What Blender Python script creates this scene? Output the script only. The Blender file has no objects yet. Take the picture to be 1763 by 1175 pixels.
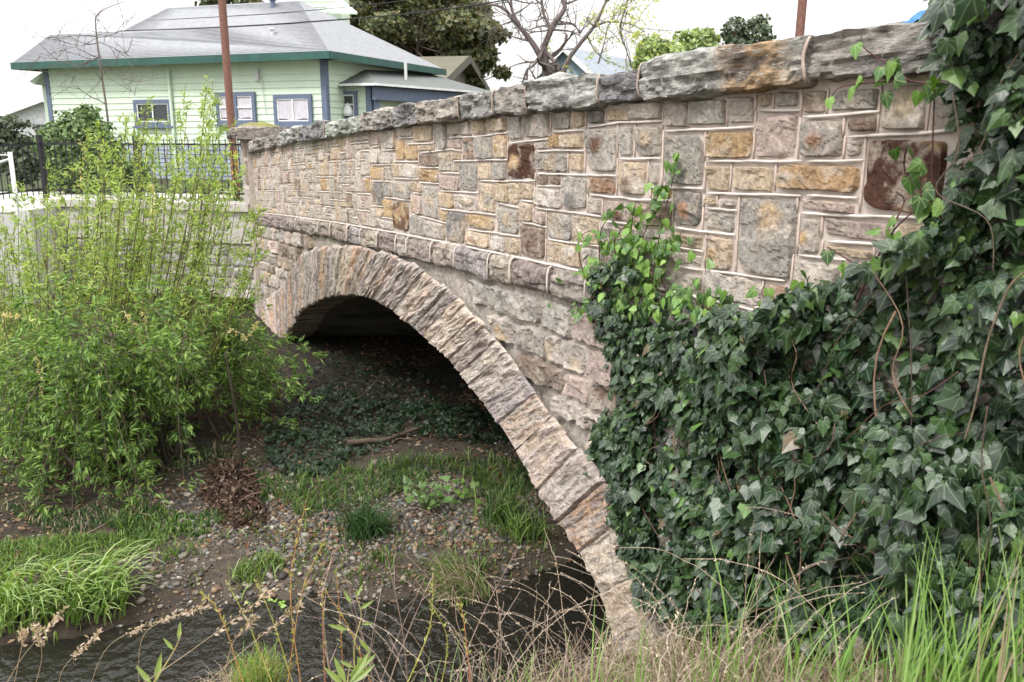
import bpy, math, random
import numpy as np
from mathutils import Vector
random.seed(7)
rng = np.random.default_rng(11)
C = bpy.context.scene.collection
scn = bpy.context.scene
R = math.radians

# ------------------------------------------------------------------ camera
F_PX, HOR, VPX, D0 = 1500.0, 230.0, 113.0, 2.6      # focal in photo pixels, horizon row, wall vanishing column, distance to the wall
PITCH = math.atan((587.5-HOR)/F_PX)
ANG = math.atan((881.5-VPX)*math.cos(PITCH)/F_PX)
cam_d = bpy.data.cameras.new('camera'); cam = bpy.data.objects.new('camera', cam_d); C.objects.link(cam)
cam.location = (0, 0, 0); cam.rotation_euler = (R(90)-PITCH, 0, 0)
cam_d.sensor_width = 36; cam_d.lens = F_PX/1763*36
cam_d.clip_start = 0.05; cam_d.clip_end = 3000
cam_d.dof.use_dof = True; cam_d.dof.focus_distance = 6.0; cam_d.dof.aperture_fstop = 5.6
scn.camera = cam
# ------------------------------------------------------------------ light (bright overcast)
SUN_EL, SUN_AZ = R(52), R(215)
world = bpy.data.worlds.new('World'); scn.world = world; world.use_nodes = True
wn = world.node_tree.nodes; wl = world.node_tree.links
bg = wn['Background']
sky = wn.new('ShaderNodeTexSky'); sky.sky_type = 'NISHITA'; sky.sun_disc = False
sky.sun_elevation = SUN_EL; sky.sun_rotation = SUN_AZ; sky.air_density = 1.0; sky.dust_density = 3.0
hs = wn.new('ShaderNodeHueSaturation'); hs.inputs['Saturation'].default_value = 0.3
mx = wn.new('ShaderNodeMixRGB'); mx.inputs['Fac'].default_value = 0.72
mx.inputs['Color2'].default_value = (11.6, 11.4, 11.2, 1)      # even cloud cover
wl.new(sky.outputs[0], hs.inputs['Color']); wl.new(hs.outputs[0], mx.inputs['Color1'])
tcw = wn.new('ShaderNodeTexCoord'); sxy = wn.new('ShaderNodeSeparateXYZ'); wl.new(tcw.outputs['Generated'], sxy.inputs[0])
cn = wn.new('ShaderNodeTexNoise'); cn.inputs['Scale'].default_value = 2.2; cn.inputs['Detail'].default_value = 4; wl.new(tcw.outputs['Generated'], cn.inputs['Vector'])
cr = wn.new('ShaderNodeMapRange'); cr.inputs[1].default_value = 0; cr.inputs[2].default_value = .95; cr.inputs[3].default_value = .62; cr.inputs[4].default_value = 2.1   # overcast: brighter overhead than at the horizon
wl.new(sxy.outputs[2], cr.inputs[0]); c2 = wn.new('ShaderNodeMapRange'); c2.inputs[1].default_value = .3; c2.inputs[2].default_value = .7; c2.inputs[3].default_value = .88; c2.inputs[4].default_value = 1.1; wl.new(cn.outputs['Fac'], c2.inputs[0])
cm = wn.new('ShaderNodeMath'); cm.operation = 'MULTIPLY'; wl.new(cr.outputs[0], cm.inputs[0]); wl.new(c2.outputs[0], cm.inputs[1])
sv = wn.new('ShaderNodeVectorMath'); sv.operation = 'SCALE'; wl.new(mx.outputs[0], sv.inputs[0]); wl.new(cm.outputs[0], sv.inputs['Scale'])
wl.new(sv.outputs[0], bg.inputs['Color']); bg.inputs['Strength'].default_value = 0.10
sun_d = bpy.data.lights.new('sun', 'SUN'); sun_d.energy = 1.5; sun_d.angle = R(11); sun_d.color = (1, .97, .92)
sun = bpy.data.objects.new('sun', sun_d); C.objects.link(sun)
sd = Vector((math.sin(SUN_AZ)*math.cos(SUN_EL), math.cos(SUN_AZ)*math.cos(SUN_EL), math.sin(SUN_EL)))
sun.rotation_euler = sd.to_track_quat('Z', 'Y').to_euler()
scn.view_settings.view_transform = 'Standard'; scn.view_settings.look = 'None'
scn.view_settings.exposure = 0.84; scn.view_settings.gamma = 1

# ------------------------------------------------------------------ frames: wall frame (s along the bridge, t out towards the camera side, z up)
U = np.array([-math.sin(ANG), math.cos(ANG), 0.]); N = np.array([-math.cos(ANG), -math.sin(ANG), 0.]); Z = np.array([0, 0, 1.])
P0 = -N*D0
def W(s, t, z):
    s, t, z = np.broadcast_arrays(np.asarray(s, float), np.asarray(t, float), np.asarray(z, float))
    return P0 + s[..., None]*U + t[..., None]*N + z[..., None]*Z
def ray(x, y):
    X = (x-881.5)/F_PX; Y = -(y-587.5)/F_PX; c, sn = math.cos(PITCH), math.sin(PITCH)
    return np.array([X, c+Y*sn, -sn+Y*c])
def wp(x, y, t=0.):                                  # photo pixel -> (s, z) on the wall plane moved out by t
    d = ray(x, y); k = ((P0+N*t)@N)/(d@N); P = d*k
    return float(P@U), float(P[2])
def at(x, y, Y):                                     # photo pixel -> world point at depth Y
    d = ray(x, y); return d*(Y/d[1])
def onplane(x, y, P, n):
    d = ray(x, y); return d*((P@n)/(d@n))
def st(P): return float(P@U), float(P@N+D0)

# ------------------------------------------------------------------ noise
def _h(i, j, k):
    h = (i*374761393 + j*668265263 + k*2147483647*7 + 1013904223).astype(np.int64) & 0xffffffff
    h = ((h ^ (h >> 13))*1274126177) & 0xffffffff
    h = ((h ^ (h >> 16))*2246822519) & 0xffffffff
    return ((h ^ (h >> 15)) & 0xffffff)/float(0xffffff)
def vn(x, y, z):
    x, y, z = np.broadcast_arrays(np.asarray(x, float), np.asarray(y, float), np.asarray(z, float))
    i, j, k = np.floor(x).astype(np.int64), np.floor(y).astype(np.int64), np.floor(z).astype(np.int64)
    f, g, h = x-i, y-j, z-k
    f = f*f*(3-2*f); g = g*g*(3-2*g); h = h*h*(3-2*h); r = 0
    for a in (0, 1):
        for b in (0, 1):
            for c in (0, 1):
                r = r + _h(i+a, j+b, k+c)*(f if a else 1-f)*(g if b else 1-g)*(h if c else 1-h)
    return r*2-1
def fbm(x, y, z, o=4, g=.5):
    r = 0; a = 1; q = 0
    for i in range(o):
        r = r + a*vn(np.asarray(x)*2**i+17.3*i, np.asarray(y)*2**i+5.1*i, np.asarray(z)*2**i+9.7*i); q += a; a *= g
    return r/q

# ------------------------------------------------------------------ mesh builder
class MB:
    def __init__(s): s.V = []; s.F = []; s.Cc = []; s.n = 0; s.L = None
    def add(s, v, f, col=(1, 1, 1)):
        v = np.asarray(v, float).reshape(-1, 3); col = np.asarray(col, float)
        if col.ndim == 1: col = np.broadcast_to(col, (len(v), 3))
        if isinstance(f, np.ndarray): s.F.append(f+s.n)
        else:
            by = {}
            for q in f: by.setdefault(len(q), []).append(q)
            for q in by.values(): s.F.append(np.array(q, int)+s.n)
        s.V.append(v); s.Cc.append(col); s.n += len(v)
    def inst(s, tv, tf, pos, fr, sc, col):           # many copies of a template: fr = (N,3,3) rows are the local axes
        tv = np.asarray(tv, float); tf = np.asarray(tf, int); Nn = len(pos)
        if Nn == 0: return
        sc = np.asarray(sc, float)
        if sc.ndim == 1: sc = sc[:, None].repeat(3, 1)
        loc = tv[None]*sc[:, None, :]
        v = np.einsum('nki,nij->nkj', loc, fr)+np.asarray(pos)[:, None, :]
        f = tf[None]+(np.arange(Nn)*len(tv))[:, None, None]
        c = np.repeat(np.asarray(col, float), len(tv), 0)
        if s.L is not None: s.L.append(np.tile(tv, (Nn, 1)))
        s.add(v.reshape(-1, 3), f.reshape(-1, tf.shape[1]), c)
    def grid(s, P, col=(1, 1, 1), flip=False):       # P (a,b,3)
        a, b = P.shape[:2]; i = np.arange(a*b).reshape(a, b)
        f = np.stack([i[:-1, :-1], i[1:, :-1], i[1:, 1:], i[:-1, 1:]], -1).reshape(-1, 4)
        if flip: f = f[:, ::-1]
        col = np.asarray(col, float)
        if col.ndim == 3: col = col.reshape(-1, 3)
        s.add(P.reshape(-1, 3), f, col)
    def box(s, o, a, b, c, col=(1, 1, 1)):           # corner o and three edge vectors
        o, a, b, c = [np.asarray(q, float) for q in (o, a, b, c)]
        v = [o, o+a, o+a+b, o+b, o+c, o+a+c, o+a+b+c, o+b+c]
        f = [(0, 3, 2, 1), (4, 5, 6, 7), (0, 1, 5, 4), (1, 2, 6, 5), (2, 3, 7, 6), (3, 0, 4, 7)]
        if np.dot(np.cross(a, b), c) < 0: f = [q[::-1] for q in f]
        s.add(v, f, col)
    def tube(s, pts, rad, n=6, col=(1, 1, 1), cap=True):
        pts = np.asarray(pts, float); m = len(pts); rad = np.broadcast_to(np.asarray(rad, float), (m,))
        T = np.gradient(pts, axis=0); T /= np.linalg.norm(T, axis=1)[:, None]+1e-9
        ref = np.array([0, 0, 1.]) if abs(T[:, 2]).mean() < .8 else np.array([1., 0, 0])
        A = np.cross(T, ref); A /= np.linalg.norm(A, axis=1)[:, None]+1e-9; B = np.cross(T, A)
        th = np.arange(n)*2*np.pi/n
        v = pts[:, None]+rad[:, None, None]*(np.cos(th)[None, :, None]*A[:, None]+np.sin(th)[None, :, None]*B[:, None])
        i = np.arange(m*n).reshape(m, n); j = np.roll(i, -1, 1)
        f = np.stack([i[:-1], j[:-1], j[1:], i[1:]], -1).reshape(-1, 4)
        s.add(v.reshape(-1, 3), f, col)
        if cap and n > 2: s.F.append(np.array([i[-1]])+s.n-m*n); s.F.append(np.array([i[0][::-1]])+s.n-m*n)
    def build(s, name, m, parent=None, smooth=False):
        me = bpy.data.meshes.new(name); V = np.concatenate(s.V) if s.V else np.zeros((0, 3))
        loc = np.zeros(3)
        if parent is None and len(V):
            loc = np.array([(V[:, 0].min()+V[:, 0].max())/2, (V[:, 1].min()+V[:, 1].max())/2, V[:, 2].min()])
        elif parent is not None: loc = np.array(list(parent['_w']))
        V = V-loc
        me.vertices.add(len(V)); me.vertices.foreach_set('co', V.astype(np.float32).ravel())
        li = np.concatenate([f.ravel() for f in s.F]).astype(np.int32)
        sz = np.concatenate([np.full(len(f), f.shape[1]) for f in s.F]).astype(np.int32)
        me.loops.add(len(li)); me.loops.foreach_set('vertex_index', li)
        me.polygons.add(len(sz)); me.polygons.foreach_set('loop_start', np.concatenate([[0], np.cumsum(sz)[:-1]]).astype(np.int32))
        me.polygons.foreach_set('use_smooth', np.full(len(sz), bool(smooth)))
        me.update(calc_edges=True)
        a = me.color_attributes.new('Col', 'FLOAT_COLOR', 'POINT'); c = np.concatenate(s.Cc)
        a.data.foreach_set('color', np.concatenate([c, np.ones((len(c), 1))], 1).astype(np.float32).ravel())
        if s.L is not None:
            l_ = np.concatenate(s.L); b_ = me.color_attributes.new('Leaf', 'FLOAT_COLOR', 'POINT'); b_.data.foreach_set('color', np.concatenate([l_, np.ones((len(l_), 1))], 1).astype(np.float32).ravel())
        me.materials.append(m); me.validate()
        o = bpy.data.objects.new(name, me); C.objects.link(o)
        if parent is None: o.location = loc
        else: o.parent = parent
        o['_w'] = [float(q) for q in loc]
        return o
def empty(name, loc):
    o = bpy.data.objects.new(name, None); C.objects.link(o); o.location = [float(q) for q in loc]; o.empty_display_size = .2
    o['_w'] = [float(q) for q in loc]
    return o
def tag(o, label=None, cat=None, group=None, kind=None):
    for k, v in (('label', label), ('category', cat), ('group', group), ('kind', kind)):
        if v: o[k] = v
    return o

def frames(nrm, tip):                                # orthonormal leaf frames: y = tip direction, z = normal
    nrm = nrm/(np.linalg.norm(nrm, axis=1)[:, None]+1e-9)
    y = tip-(tip*nrm).sum(1)[:, None]*nrm; y /= np.linalg.norm(y, axis=1)[:, None]+1e-9
    x = np.cross(y, nrm); return np.stack([x, y, nrm], 1)

# ------------------------------------------------------------------ materials
def mat(name, base=(1, 1, 1), rough=.8, attr=True, tone=(.75, 1.2), nscale=6., bump=0., bscale=30., bdist=.01, spec=.35, tint=None, tfac=.5, tscale=3.,
        transl=0., stretch=None, metallic=0., bstretch=None, speck=None):
    m = bpy.data.materials.new(name); m.use_nodes = True; nt = m.node_tree; n = nt.nodes; l = nt.links
    p = n['Principled BSDF']; p.inputs['Roughness'].default_value = rough; p.inputs['Specular IOR Level'].default_value = spec
    p.inputs['Metallic'].default_value = metallic
    tc = n.new('ShaderNodeTexCoord'); src = tc.outputs['Object']
    def mapped(st_):
        if st_ is None: return src
        mp = n.new('ShaderNodeMapping'); mp.inputs['Scale'].default_value = st_; mp.inputs['Rotation'].default_value = (0, 0, -ANG)
        # rotate into the wall frame first
        vr = n.new('ShaderNodeVectorRotate'); vr.rotation_type = 'Z_AXIS'; vr.inputs['Angle'].default_value = -ANG
        l.new(src, vr.inputs['Vector']); mp.inputs['Rotation'].default_value = (0, 0, 0); l.new(vr.outputs[0], mp.inputs['Vector']); return mp.outputs[0]
    col = n.new('ShaderNodeRGB'); col.outputs[0].default_value = (*base, 1); cur = col.outputs[0]
    if attr:
        at_ = n.new('ShaderNodeVertexColor'); at_.layer_name = 'Col'
        mm = n.new('ShaderNodeMixRGB'); mm.blend_type = 'MULTIPLY'; mm.inputs['Fac'].default_value = 1
        l.new(cur, mm.inputs['Color1']); l.new(at_.outputs['Color'], mm.inputs['Color2']); cur = mm.outputs[0]
    no = n.new('ShaderNodeTexNoise'); no.inputs['Scale'].default_value = nscale; no.inputs['Detail'].default_value = 8; no.inputs['Roughness'].default_value = .65
    l.new(mapped(stretch), no.inputs['Vector'])
    if tint:
        n2 = n.new('ShaderNodeTexNoise'); n2.inputs['Scale'].default_value = tscale; n2.inputs['Detail'].default_value = 5; n2.inputs['Roughness'].default_value = .6
        l.new(mapped(stretch), n2.inputs['Vector'])
        rp = n.new('ShaderNodeMapRange'); rp.inputs[1].default_value = .5; rp.inputs[2].default_value = .62; rp.inputs[3].default_value = 0; rp.inputs[4].default_value = tfac
        l.new(n2.outputs['Fac'], rp.inputs[0])
        mt = n.new('ShaderNodeMixRGB'); mt.inputs['Color2'].default_value = (*tint, 1); l.new(rp.outputs[0], mt.inputs['Fac']); l.new(cur, mt.inputs['Color1']); cur = mt.outputs[0]
    mr = n.new('ShaderNodeMapRange'); mr.inputs[1].default_value = .3; mr.inputs[2].default_value = .7; mr.inputs[3].default_value = tone[0]; mr.inputs[4].default_value = tone[1]
    l.new(no.outputs['Fac'], mr.inputs[0])
    ms = n.new('ShaderNodeVectorMath'); ms.operation = 'SCALE'; l.new(cur, ms.inputs[0]); l.new(mr.outputs[0], ms.inputs['Scale']); cur = ms.outputs[0]
    if speck:                                        # (colour, scale, threshold)
        n3 = n.new('ShaderNodeTexNoise'); n3.inputs['Scale'].default_value = speck[1]; n3.inputs['Detail'].default_value = 6; n3.inputs['Roughness'].default_value = .7
        l.new(mapped(stretch), n3.inputs['Vector'])
        r3 = n.new('ShaderNodeMapRange'); r3.inputs[1].default_value = speck[2]; r3.inputs[2].default_value = speck[2]+.06; l.new(n3.outputs['Fac'], r3.inputs[0])
        m3 = n.new('ShaderNodeMixRGB'); m3.inputs['Color2'].default_value = (*speck[0], 1); l.new(r3.outputs[0], m3.inputs['Fac']); l.new(cur, m3.inputs['Color1']); cur = m3.outputs[0]
    l.new(cur, p.inputs['Base Color'])
    if bump:
        nb = n.new('ShaderNodeTexNoise'); nb.inputs['Scale'].default_value = bscale; nb.inputs['Detail'].default_value = 10; nb.inputs['Roughness'].default_value = .7
        l.new(mapped(bstretch or stretch), nb.inputs['Vector'])
        b = n.new('ShaderNodeBump'); b.inputs['Strength'].default_value = bump; b.inputs['Distance'].default_value = bdist
        l.new(nb.outputs['Fac'], b.inputs['Height']); l.new(b.outputs[0], p.inputs['Normal'])
    if transl:
        tr = n.new('ShaderNodeBsdfTranslucent'); g = n.new('ShaderNodeVectorMath'); g.operation = 'MULTIPLY'; g.inputs[1].default_value = (1.25, 1.35, .5)
        l.new(cur, g.inputs[0]); l.new(g.outputs[0], tr.inputs['Color'])
        mi = n.new('ShaderNodeMixShader'); mi.inputs[0].default_value = transl
        l.new(p.outputs[0], mi.inputs[1]); l.new(tr.outputs[0], mi.inputs[2]); l.new(mi.outputs[0], n['Material Output'].inputs['Surface'])
    return m
M = {}
M['ashlar'] = mat('ashlar stone', rough=.9, tone=(.60, 1.32), nscale=34, bump=1., bscale=38, bdist=.03, tint=(.56, .48, .40), tfac=.6, tscale=11, speck=((.11, .085, .07), 48, .62), spec=.2)
M['mortar'] = mat('pink lime mortar', (.50, .435, .39), rough=.95, attr=False, tone=(.8, 1.1), nscale=14, bump=.5, bscale=60, bdist=.006)
M['bead'] = mat('mortar bead', (.66, .60, .555), rough=.95, spec=.15, tone=(.66, 1.12), nscale=9, bump=.3, bscale=70, bdist=.003)
M['coping'] = mat('weathered coping', rough=.92, spec=.2, tone=(.35, 1.6), nscale=13, bump=1., bscale=20, bdist=.07, stretch=(1.5, 1, 3.4), tint=(.13, .12, .12), tfac=.8, tscale=4, speck=((.60, .59, .54), 16, .57))
M['string'] = mat('string course stone', rough=.92, spec=.2, tone=(.5, 1.4), nscale=26, bump=1., bscale=32, bdist=.045, tint=(.15, .12, .11), tfac=.6, tscale=7, speck=((.60, .58, .53), 26, .62))
M['arch'] = mat('arch stone', rough=.92, spec=.2, tone=(.6, 1.35), nscale=30, bump=1., bscale=34, bdist=.035, tint=(.56, .49, .44), tfac=.7, tscale=5, speck=((.16, .12, .11), 20, .63))
M['spandrel'] = mat('spandrel stone', rough=.92, spec=.2, tone=(.65, 1.3), nscale=20, bump=1., bscale=26, bdist=.04, tint=(.50, .44, .39), tfac=.75, tscale=4, speck=((.15, .13, .11), 18, .64))
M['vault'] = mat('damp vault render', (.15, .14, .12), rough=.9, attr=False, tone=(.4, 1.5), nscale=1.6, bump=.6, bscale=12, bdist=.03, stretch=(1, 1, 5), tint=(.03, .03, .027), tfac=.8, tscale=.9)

def add_veins(m, fac=.5, tintc=(.30, .40, .22)):
    nt = m.node_tree; n = nt.nodes; l = nt.links; p = n['Principled BSDF']; src = p.inputs['Base Color'].links[0].from_socket
    v = n.new('ShaderNodeVertexColor'); v.layer_name = 'Leaf'; sx = n.new('ShaderNodeSeparateColor'); l.new(v.outputs['Color'], sx.inputs[0])
    def M_(op, a, b=None):
        q = n.new('ShaderNodeMath'); q.operation = op
        for i, k in enumerate((a, b)):
            if k is None: continue
            if isinstance(k, (int, float)): q.inputs[i].default_value = k
            else: l.new(k, q.inputs[i])
        return q.outputs[0]
    x, y = sx.outputs[0], M_('ADD', sx.outputs[1], .03); a = M_('ARCTAN2', x, y); pp = M_('PINGPONG', a, .36); r = M_('SQRT', M_('ADD', M_('MULTIPLY', x, x), M_('MULTIPLY', y, y)))
    d = M_('MULTIPLY', pp, r); mr = n.new('ShaderNodeMapRange'); mr.inputs[1].default_value = .012; mr.inputs[2].default_value = .035; mr.inputs[3].default_value = fac; mr.inputs[4].default_value = 0; l.new(d, mr.inputs[0])
    mt = n.new('ShaderNodeMixRGB'); mt.inputs['Color2'].default_value = (*tintc, 1); l.new(mr.outputs[0], mt.inputs['Fac']); l.new(src, mt.inputs['Color1']); l.new(mt.outputs[0], p.inputs['Base Color'])
# ================================================================== BRIDGE
CBq = [(444,257),(540,246),(629,232),(717,212),(791,203),(902,192),(1004,184),(1093,170),(1249,160),(1370,147),(1583,138)]
STq = [(440,366),(555,383),(706,403),(787,421),(879,440),(1008,468),(1201,512),(1281,533)]
cb = np.array([wp(x, y, .09) for x, y in CBq]); stp = np.array([wp(x, y, .0) for x, y in STq])
pcb = np.polyfit(cb[:, 0], cb[:, 1], 2); pst = np.polyfit(stp[:, 0], stp[:, 1], 2)
zcb = lambda s: np.polyval(pcb, np.maximum(s, -pcb[1]/(2*pcb[0])-1.5))
zst = lambda s: np.polyval(pst, np.maximum(s, -pst[1]/(2*pst[0])-1.5))
S0, S1 = -3.0, 14.35                                  # near (out of frame, behind the ivy) and far end
pairs = [((1075,1160),(1190,1140)),((1047,1073),(1150,1020)),((994,954),(1080,890)),((952,888),(1035,815)),((916,829),(985,757)),((857,733),(925,680)),
         ((803,662),(872,605)),((762,611),(826,553)),((696,555),(758,486)),((642,516),(690,445)),((583,508),(604,424)),((547,519),(552,427)),
         ((517,537),(520,440)),((485,585),(486,492)),((472,645),(462,575)),((464,720),(448,690))]
RT = .07
inr = np.array([wp(*a, RT) for a, b in pairs]); exr = np.array([wp(*b, RT-.02) for a, b in pairs])
inr[-1] = (13.75, -3.5); exr[-1] = (14.25, -3.4); inr[-2] = (13.6, -3.0); exr[-2] = (14.1, -2.7)
inr[0, 1] = min(inr[0, 1], -3.35)
def smoothp(P, n):
    k = np.arange(len(P)); q = np.linspace(0, len(P)-1, n)
    out = np.empty((n, 2))
    for j, x in enumerate(q):                         # catmull-rom
        i = min(int(x), len(P)-2); f = x-i
        a, b, c, d = P[max(i-1, 0)], P[i], P[i+1], P[min(i+2, len(P)-1)]
        out[j] = .5*((2*b)+(-a+c)*f+(2*a-5*b+4*c-d)*f*f+(-a+3*b-3*c+d)*f**3)
    return out
NI = 240
inS = smoothp(inr, NI); exS = smoothp(exr, NI)
arcl = np.concatenate([[0], np.cumsum(np.linalg.norm(np.diff(inS, axis=0), axis=1))])
bridge = empty('stone_bridge', W(7, -4, -3.4))
tag(bridge, 'cambered stone bridge with one round arch and solid parapet of mixed stones', 'bridge')

# ---- stone colours (albedo)
PAL = dict(g=(.40,.37,.335), d=(.24,.225,.215), l=(.52,.46,.41), t=(.55,.44,.32), o=(.52,.36,.20), b=(.16,.09,.06), B=(.085,.042,.03), p=(.50,.40,.36), w=(.60,.54,.49), m=(.27,.21,.17), r=(.38,.23,.15))
def face_stone(mb, s0, s1, z0f, z1f, key, h=.016, res=.014, t0=0.004, patch=None, jit=.008):
    w = abs(s1-s0); zc0, zc1 = z0f((s0+s1)/2), z1f((s0+s1)/2); hh = zc1-zc0
    if w < .03 or hh < .03: return
    nx = int(np.clip(w/res, 4, 44)); ny = int(np.clip(hh/res, 4, 44)); sd_ = random.random()*100
    a = np.linspace(0, 1, nx+1); b = np.linspace(0, 1, ny+1); A, B = np.meshgrid(a, b, indexing='ij')
    # rough rounded outline
    cx = A*2-1; cy = B*2-1
    kq = [random.uniform(.03, .30) if random.random() < .45 else .05 for _ in range(4)]; kk_ = np.where(cx > 0, np.where(cy > 0, kq[0], kq[1]), np.where(cy > 0, kq[2], kq[3])); k = 1-kk_*(abs(cx)**4)*(abs(cy)**4)
    mS, mZ = .008/w, .008/hh
    S = s0+(s1-s0)*(mS+(1-2*mS)*(.5+.5*cx*k)); Zt = z0f(S)+(z1f(S)-z0f(S))*(mZ+(1-2*mZ)*(.5+.5*cy*k))
    jj = jit*random.uniform(.6, 1.6); S = S+jj*fbm(S*18, Zt*18, sd_, 4, .65); Zt = Zt+jj*fbm(S*18, Zt*18, sd_+50, 4, .65)
    ed = np.minimum(np.minimum(A, 1-A)*w, np.minimum(B, 1-B)*hh)
    prof = np.clip(ed/.011, 0, 1); prof = 1-(1-prof)**2
    q = fbm(S*9, Zt*9, sd_, 4); fac = np.round((fbm(S*7, Zt*7, sd_+9, 3)+.25*cy)*3.)/3.        # cleaved facets
    tilt = (random.uniform(-1, 1)*cx+random.uniform(-1, 1)*cy)*.35
    brk = np.clip((fbm(S*4+sd_, Zt*4, sd_+70, 2)-.05)*14, 0, 1)                             # a cleaved step across the face
    H = t0-.012+prof*(.012+h*(.9+.7*q+.9*fac+tilt+.55*brk))
    c0 = np.array(PAL[key])*random.uniform(.88, 1.14)
    alt = np.array(PAL[random.choice('gtlopw' if key in 'gltpw' else ('bto' if key in 'bBm' else 'tlor'))])
    mixn = np.clip((fbm(S*6, Zt*6, sd_+31, 3)-.12)*3.5, 0, .75)[..., None]*(random.random()**.7)
    col = c0*(1-mixn)+alt*mixn
    if patch:                                        # second stain colour, as seen on a few stones
        pk, (pcx, pcy, pr) = patch
        mm = np.clip(1.6-(((cx-pcx)**2+(cy-pcy)**2)**.5/pr)*1.6+fbm(S*12, Zt*12, sd_+3, 3)*.9, 0, 1)[..., None]
        col = col*(1-mm)+np.array(PAL[pk])*mm; H = H+.008*mm[..., 0]
    mb.grid(W(S, H, Zt), col)
def bead_path(mb, pts, r=.0075, t=.014, col=(1, 1, 1)):
    pts = np.array(pts, float); L = np.linalg.norm(np.diff(pts, axis=0), axis=1).sum(); n = max(4, int(L/.035))
    cu = np.concatenate([[0], np.cumsum(np.linalg.norm(np.diff(pts, axis=0), axis=1))]); q = np.linspace(0, cu[-1], n)
    s = np.interp(q, cu, pts[:, 0]); z = np.interp(q, cu, pts[:, 1]); k = random.random()*90
    z = z+.004*fbm(s*9, z*9, k, 2); s = s+.004*fbm(s*9, z*9, k+7, 2)
    rr = r*(1+.25*fbm(s*20, z*20, k, 2)); rr[0] *= .6; rr[-1] *= .6
    mb.tube(W(s, t, z), rr, 6, col)

ZR = {1:(860,160,6.529),2:(860,320,6.529),3:(1080,140,5.34),4:(1080,320,5.34),5:(1340,120,5.34),6:(1340,300,5.34),7:(640,190,6.529),8:(640,290,6.529)}
cells = {
3:[(350,585,170,440,'l'),(590,940,150,425,'g'),(945,1190,120,405,'l'),(1205,1350,90,255,'t'),(1370,1595,75,255,'g'),(90,330,395,705,'g','t'),(345,722,470,970,'g','d'),(740,1170,445,732,'o'),(1195,1580,285,730,'p'),
   (210,305,730,955,'l'),(740,960,760,1030,'t'),(975,1365,760,1030,'t'),(40,345,175,370,'l')],
4:[(235,420,20,115,'o'),(440,700,30,390,'d','r'),(730,845,100,195,'t'),(850,1020,100,205,'l'),(715,1005,225,430,'g'),(1035,1570,100,850,'g','O'),(440,715,425,590,'t'),(740,990,450,785,'t','o'),(80,430,150,390,'m'),
   (380,700,600,745,'l'),(330,700,775,950,'l'),(720,1260,800,1090,'w'),(1270,1500,890,1090,'r'),(80,420,400,540,'l'),(60,370,560,740,'g'),(60,320,760,960,'t')],
5:[(240,470,170,425,'m'),(480,945,160,405,'g'),(960,1405,120,580,'l','t'),(1415,1660,110,600,'g'),(220,620,445,825,'g','r'),(635,930,420,595,'m'),(635,800,620,820,'l'),(805,1560,625,1345,'B'),(0,770,855,1140,'o','l')],
6:[(205,725,220,365,'p'),(210,410,385,745,'l','o'),(430,1060,400,620,'p'),(430,900,650,780,'t'),(1075,1400,430,640,'t'),(150,600,780,1100,'l'),(610,1100,800,1100,'p'),(910,1400,660,800,'p')],
1:[(110,270,240,540,'g'),(275,575,215,520,'g'),(595,825,195,430,'g'),(830,975,185,415,'t'),(990,1205,175,365,'d'),(1215,1500,155,340,'t'),(112,405,560,985,'B','o'),(420,570,530,645,'l'),(585,700,450,640,'o'),(705,960,445,640,'t'),
   (985,1335,375,905,'g','R'),(1350,1520,355,730,'g'),(420,780,665,900,'g'),(790,960,665,900,'t'),(420,560,920,1040,'m'),(580,705,920,1045,'m'),(715,1010,920,1315,'g','d'),(1020,1320,935,1150,'r'),(1345,1672,755,1165,'t','b'),
   (0,105,1005,1250,'t'),(115,240,1000,1265,'t'),(250,400,1000,1210,'t')],
2:[(410,700,15,260,'w'),(250,390,180,420,'t'),(397,535,270,450,'p'),(1010,1165,120,330,'l'),(1180,1540,150,410,'p','b'),(0,235,240,550,'g','t'),(0,85,565,755,'w'),(95,240,575,780,'t'),(250,530,440,830,'m','b'),(545,840,290,620,'g'),
   (845,1140,330,665,'t'),(540,940,630,900,'t','w'),(950,1200,690,970,'w'),(1150,1295,430,660,'g'),(1305,1560,435,660,'p'),(1210,1567,690,990,'l')],
7:[(0,95,225,405,'p'),(100,285,205,445,'l'),(295,475,180,310,'l'),(485,700,150,370,'t'),(710,860,130,455,'g'),(870,1125,115,295,'l'),(1135,1295,90,290,'t'),(1305,1530,70,260,'t','l'),
   (0,95,425,610,'w'),(100,240,455,615,'w'),(290,385,325,570,'o'),(395,528,385,570,'o'),(535,700,380,470,'t'),(870,1025,305,445,'p'),(1040,1155,295,570,'d'),(1165,1375,280,565,'g'),(1385,1530,265,555,'t','o'),
   (540,770,485,640,'m'),(775,905,460,700,'g'),(915,1015,465,570,'t'),(915,990,585,705,'t'),(0,160,630,795,'o'),(165,240,620,795,'l'),(245,315,585,765,'t'),(320,520,590,770,'w'),(535,765,655,820,'o'),(780,1000,720,910,'p'),
   (1005,1205,585,920,'g'),(1215,1340,575,795,'t'),(1350,1530,570,795,'g'),(0,30,810,915,'t'),(35,140,805,1080,'d'),(145,235,800,980,'g'),(235,450,800,1000,'g','t'),(460,525,790,930,'t'),(530,590,835,935,'t'),(592,765,840,1215,'g','t'),
   (460,585,945,1180,'p'),(770,940,915,1110,'t'),(950,1200,940,1135,'w','t'),(1215,1400,805,1155,'t','g'),(1410,1560,810,1050,'t')],
8:[(0,65,440,670,'l'),(70,140,440,550,'t'),(150,245,345,560,'o'),(255,430,370,710,'b','o'),(65,255,575,685,'w'),(440,610,525,760,'g'),(612,840,595,810,'w'),(770,860,465,610,'o'),(865,1065,480,860,'d'),(1080,1390,520,695,'o'),
   (1078,1335,705,905,'t','r'),(1345,1515,750,940,'w')]}
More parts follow.
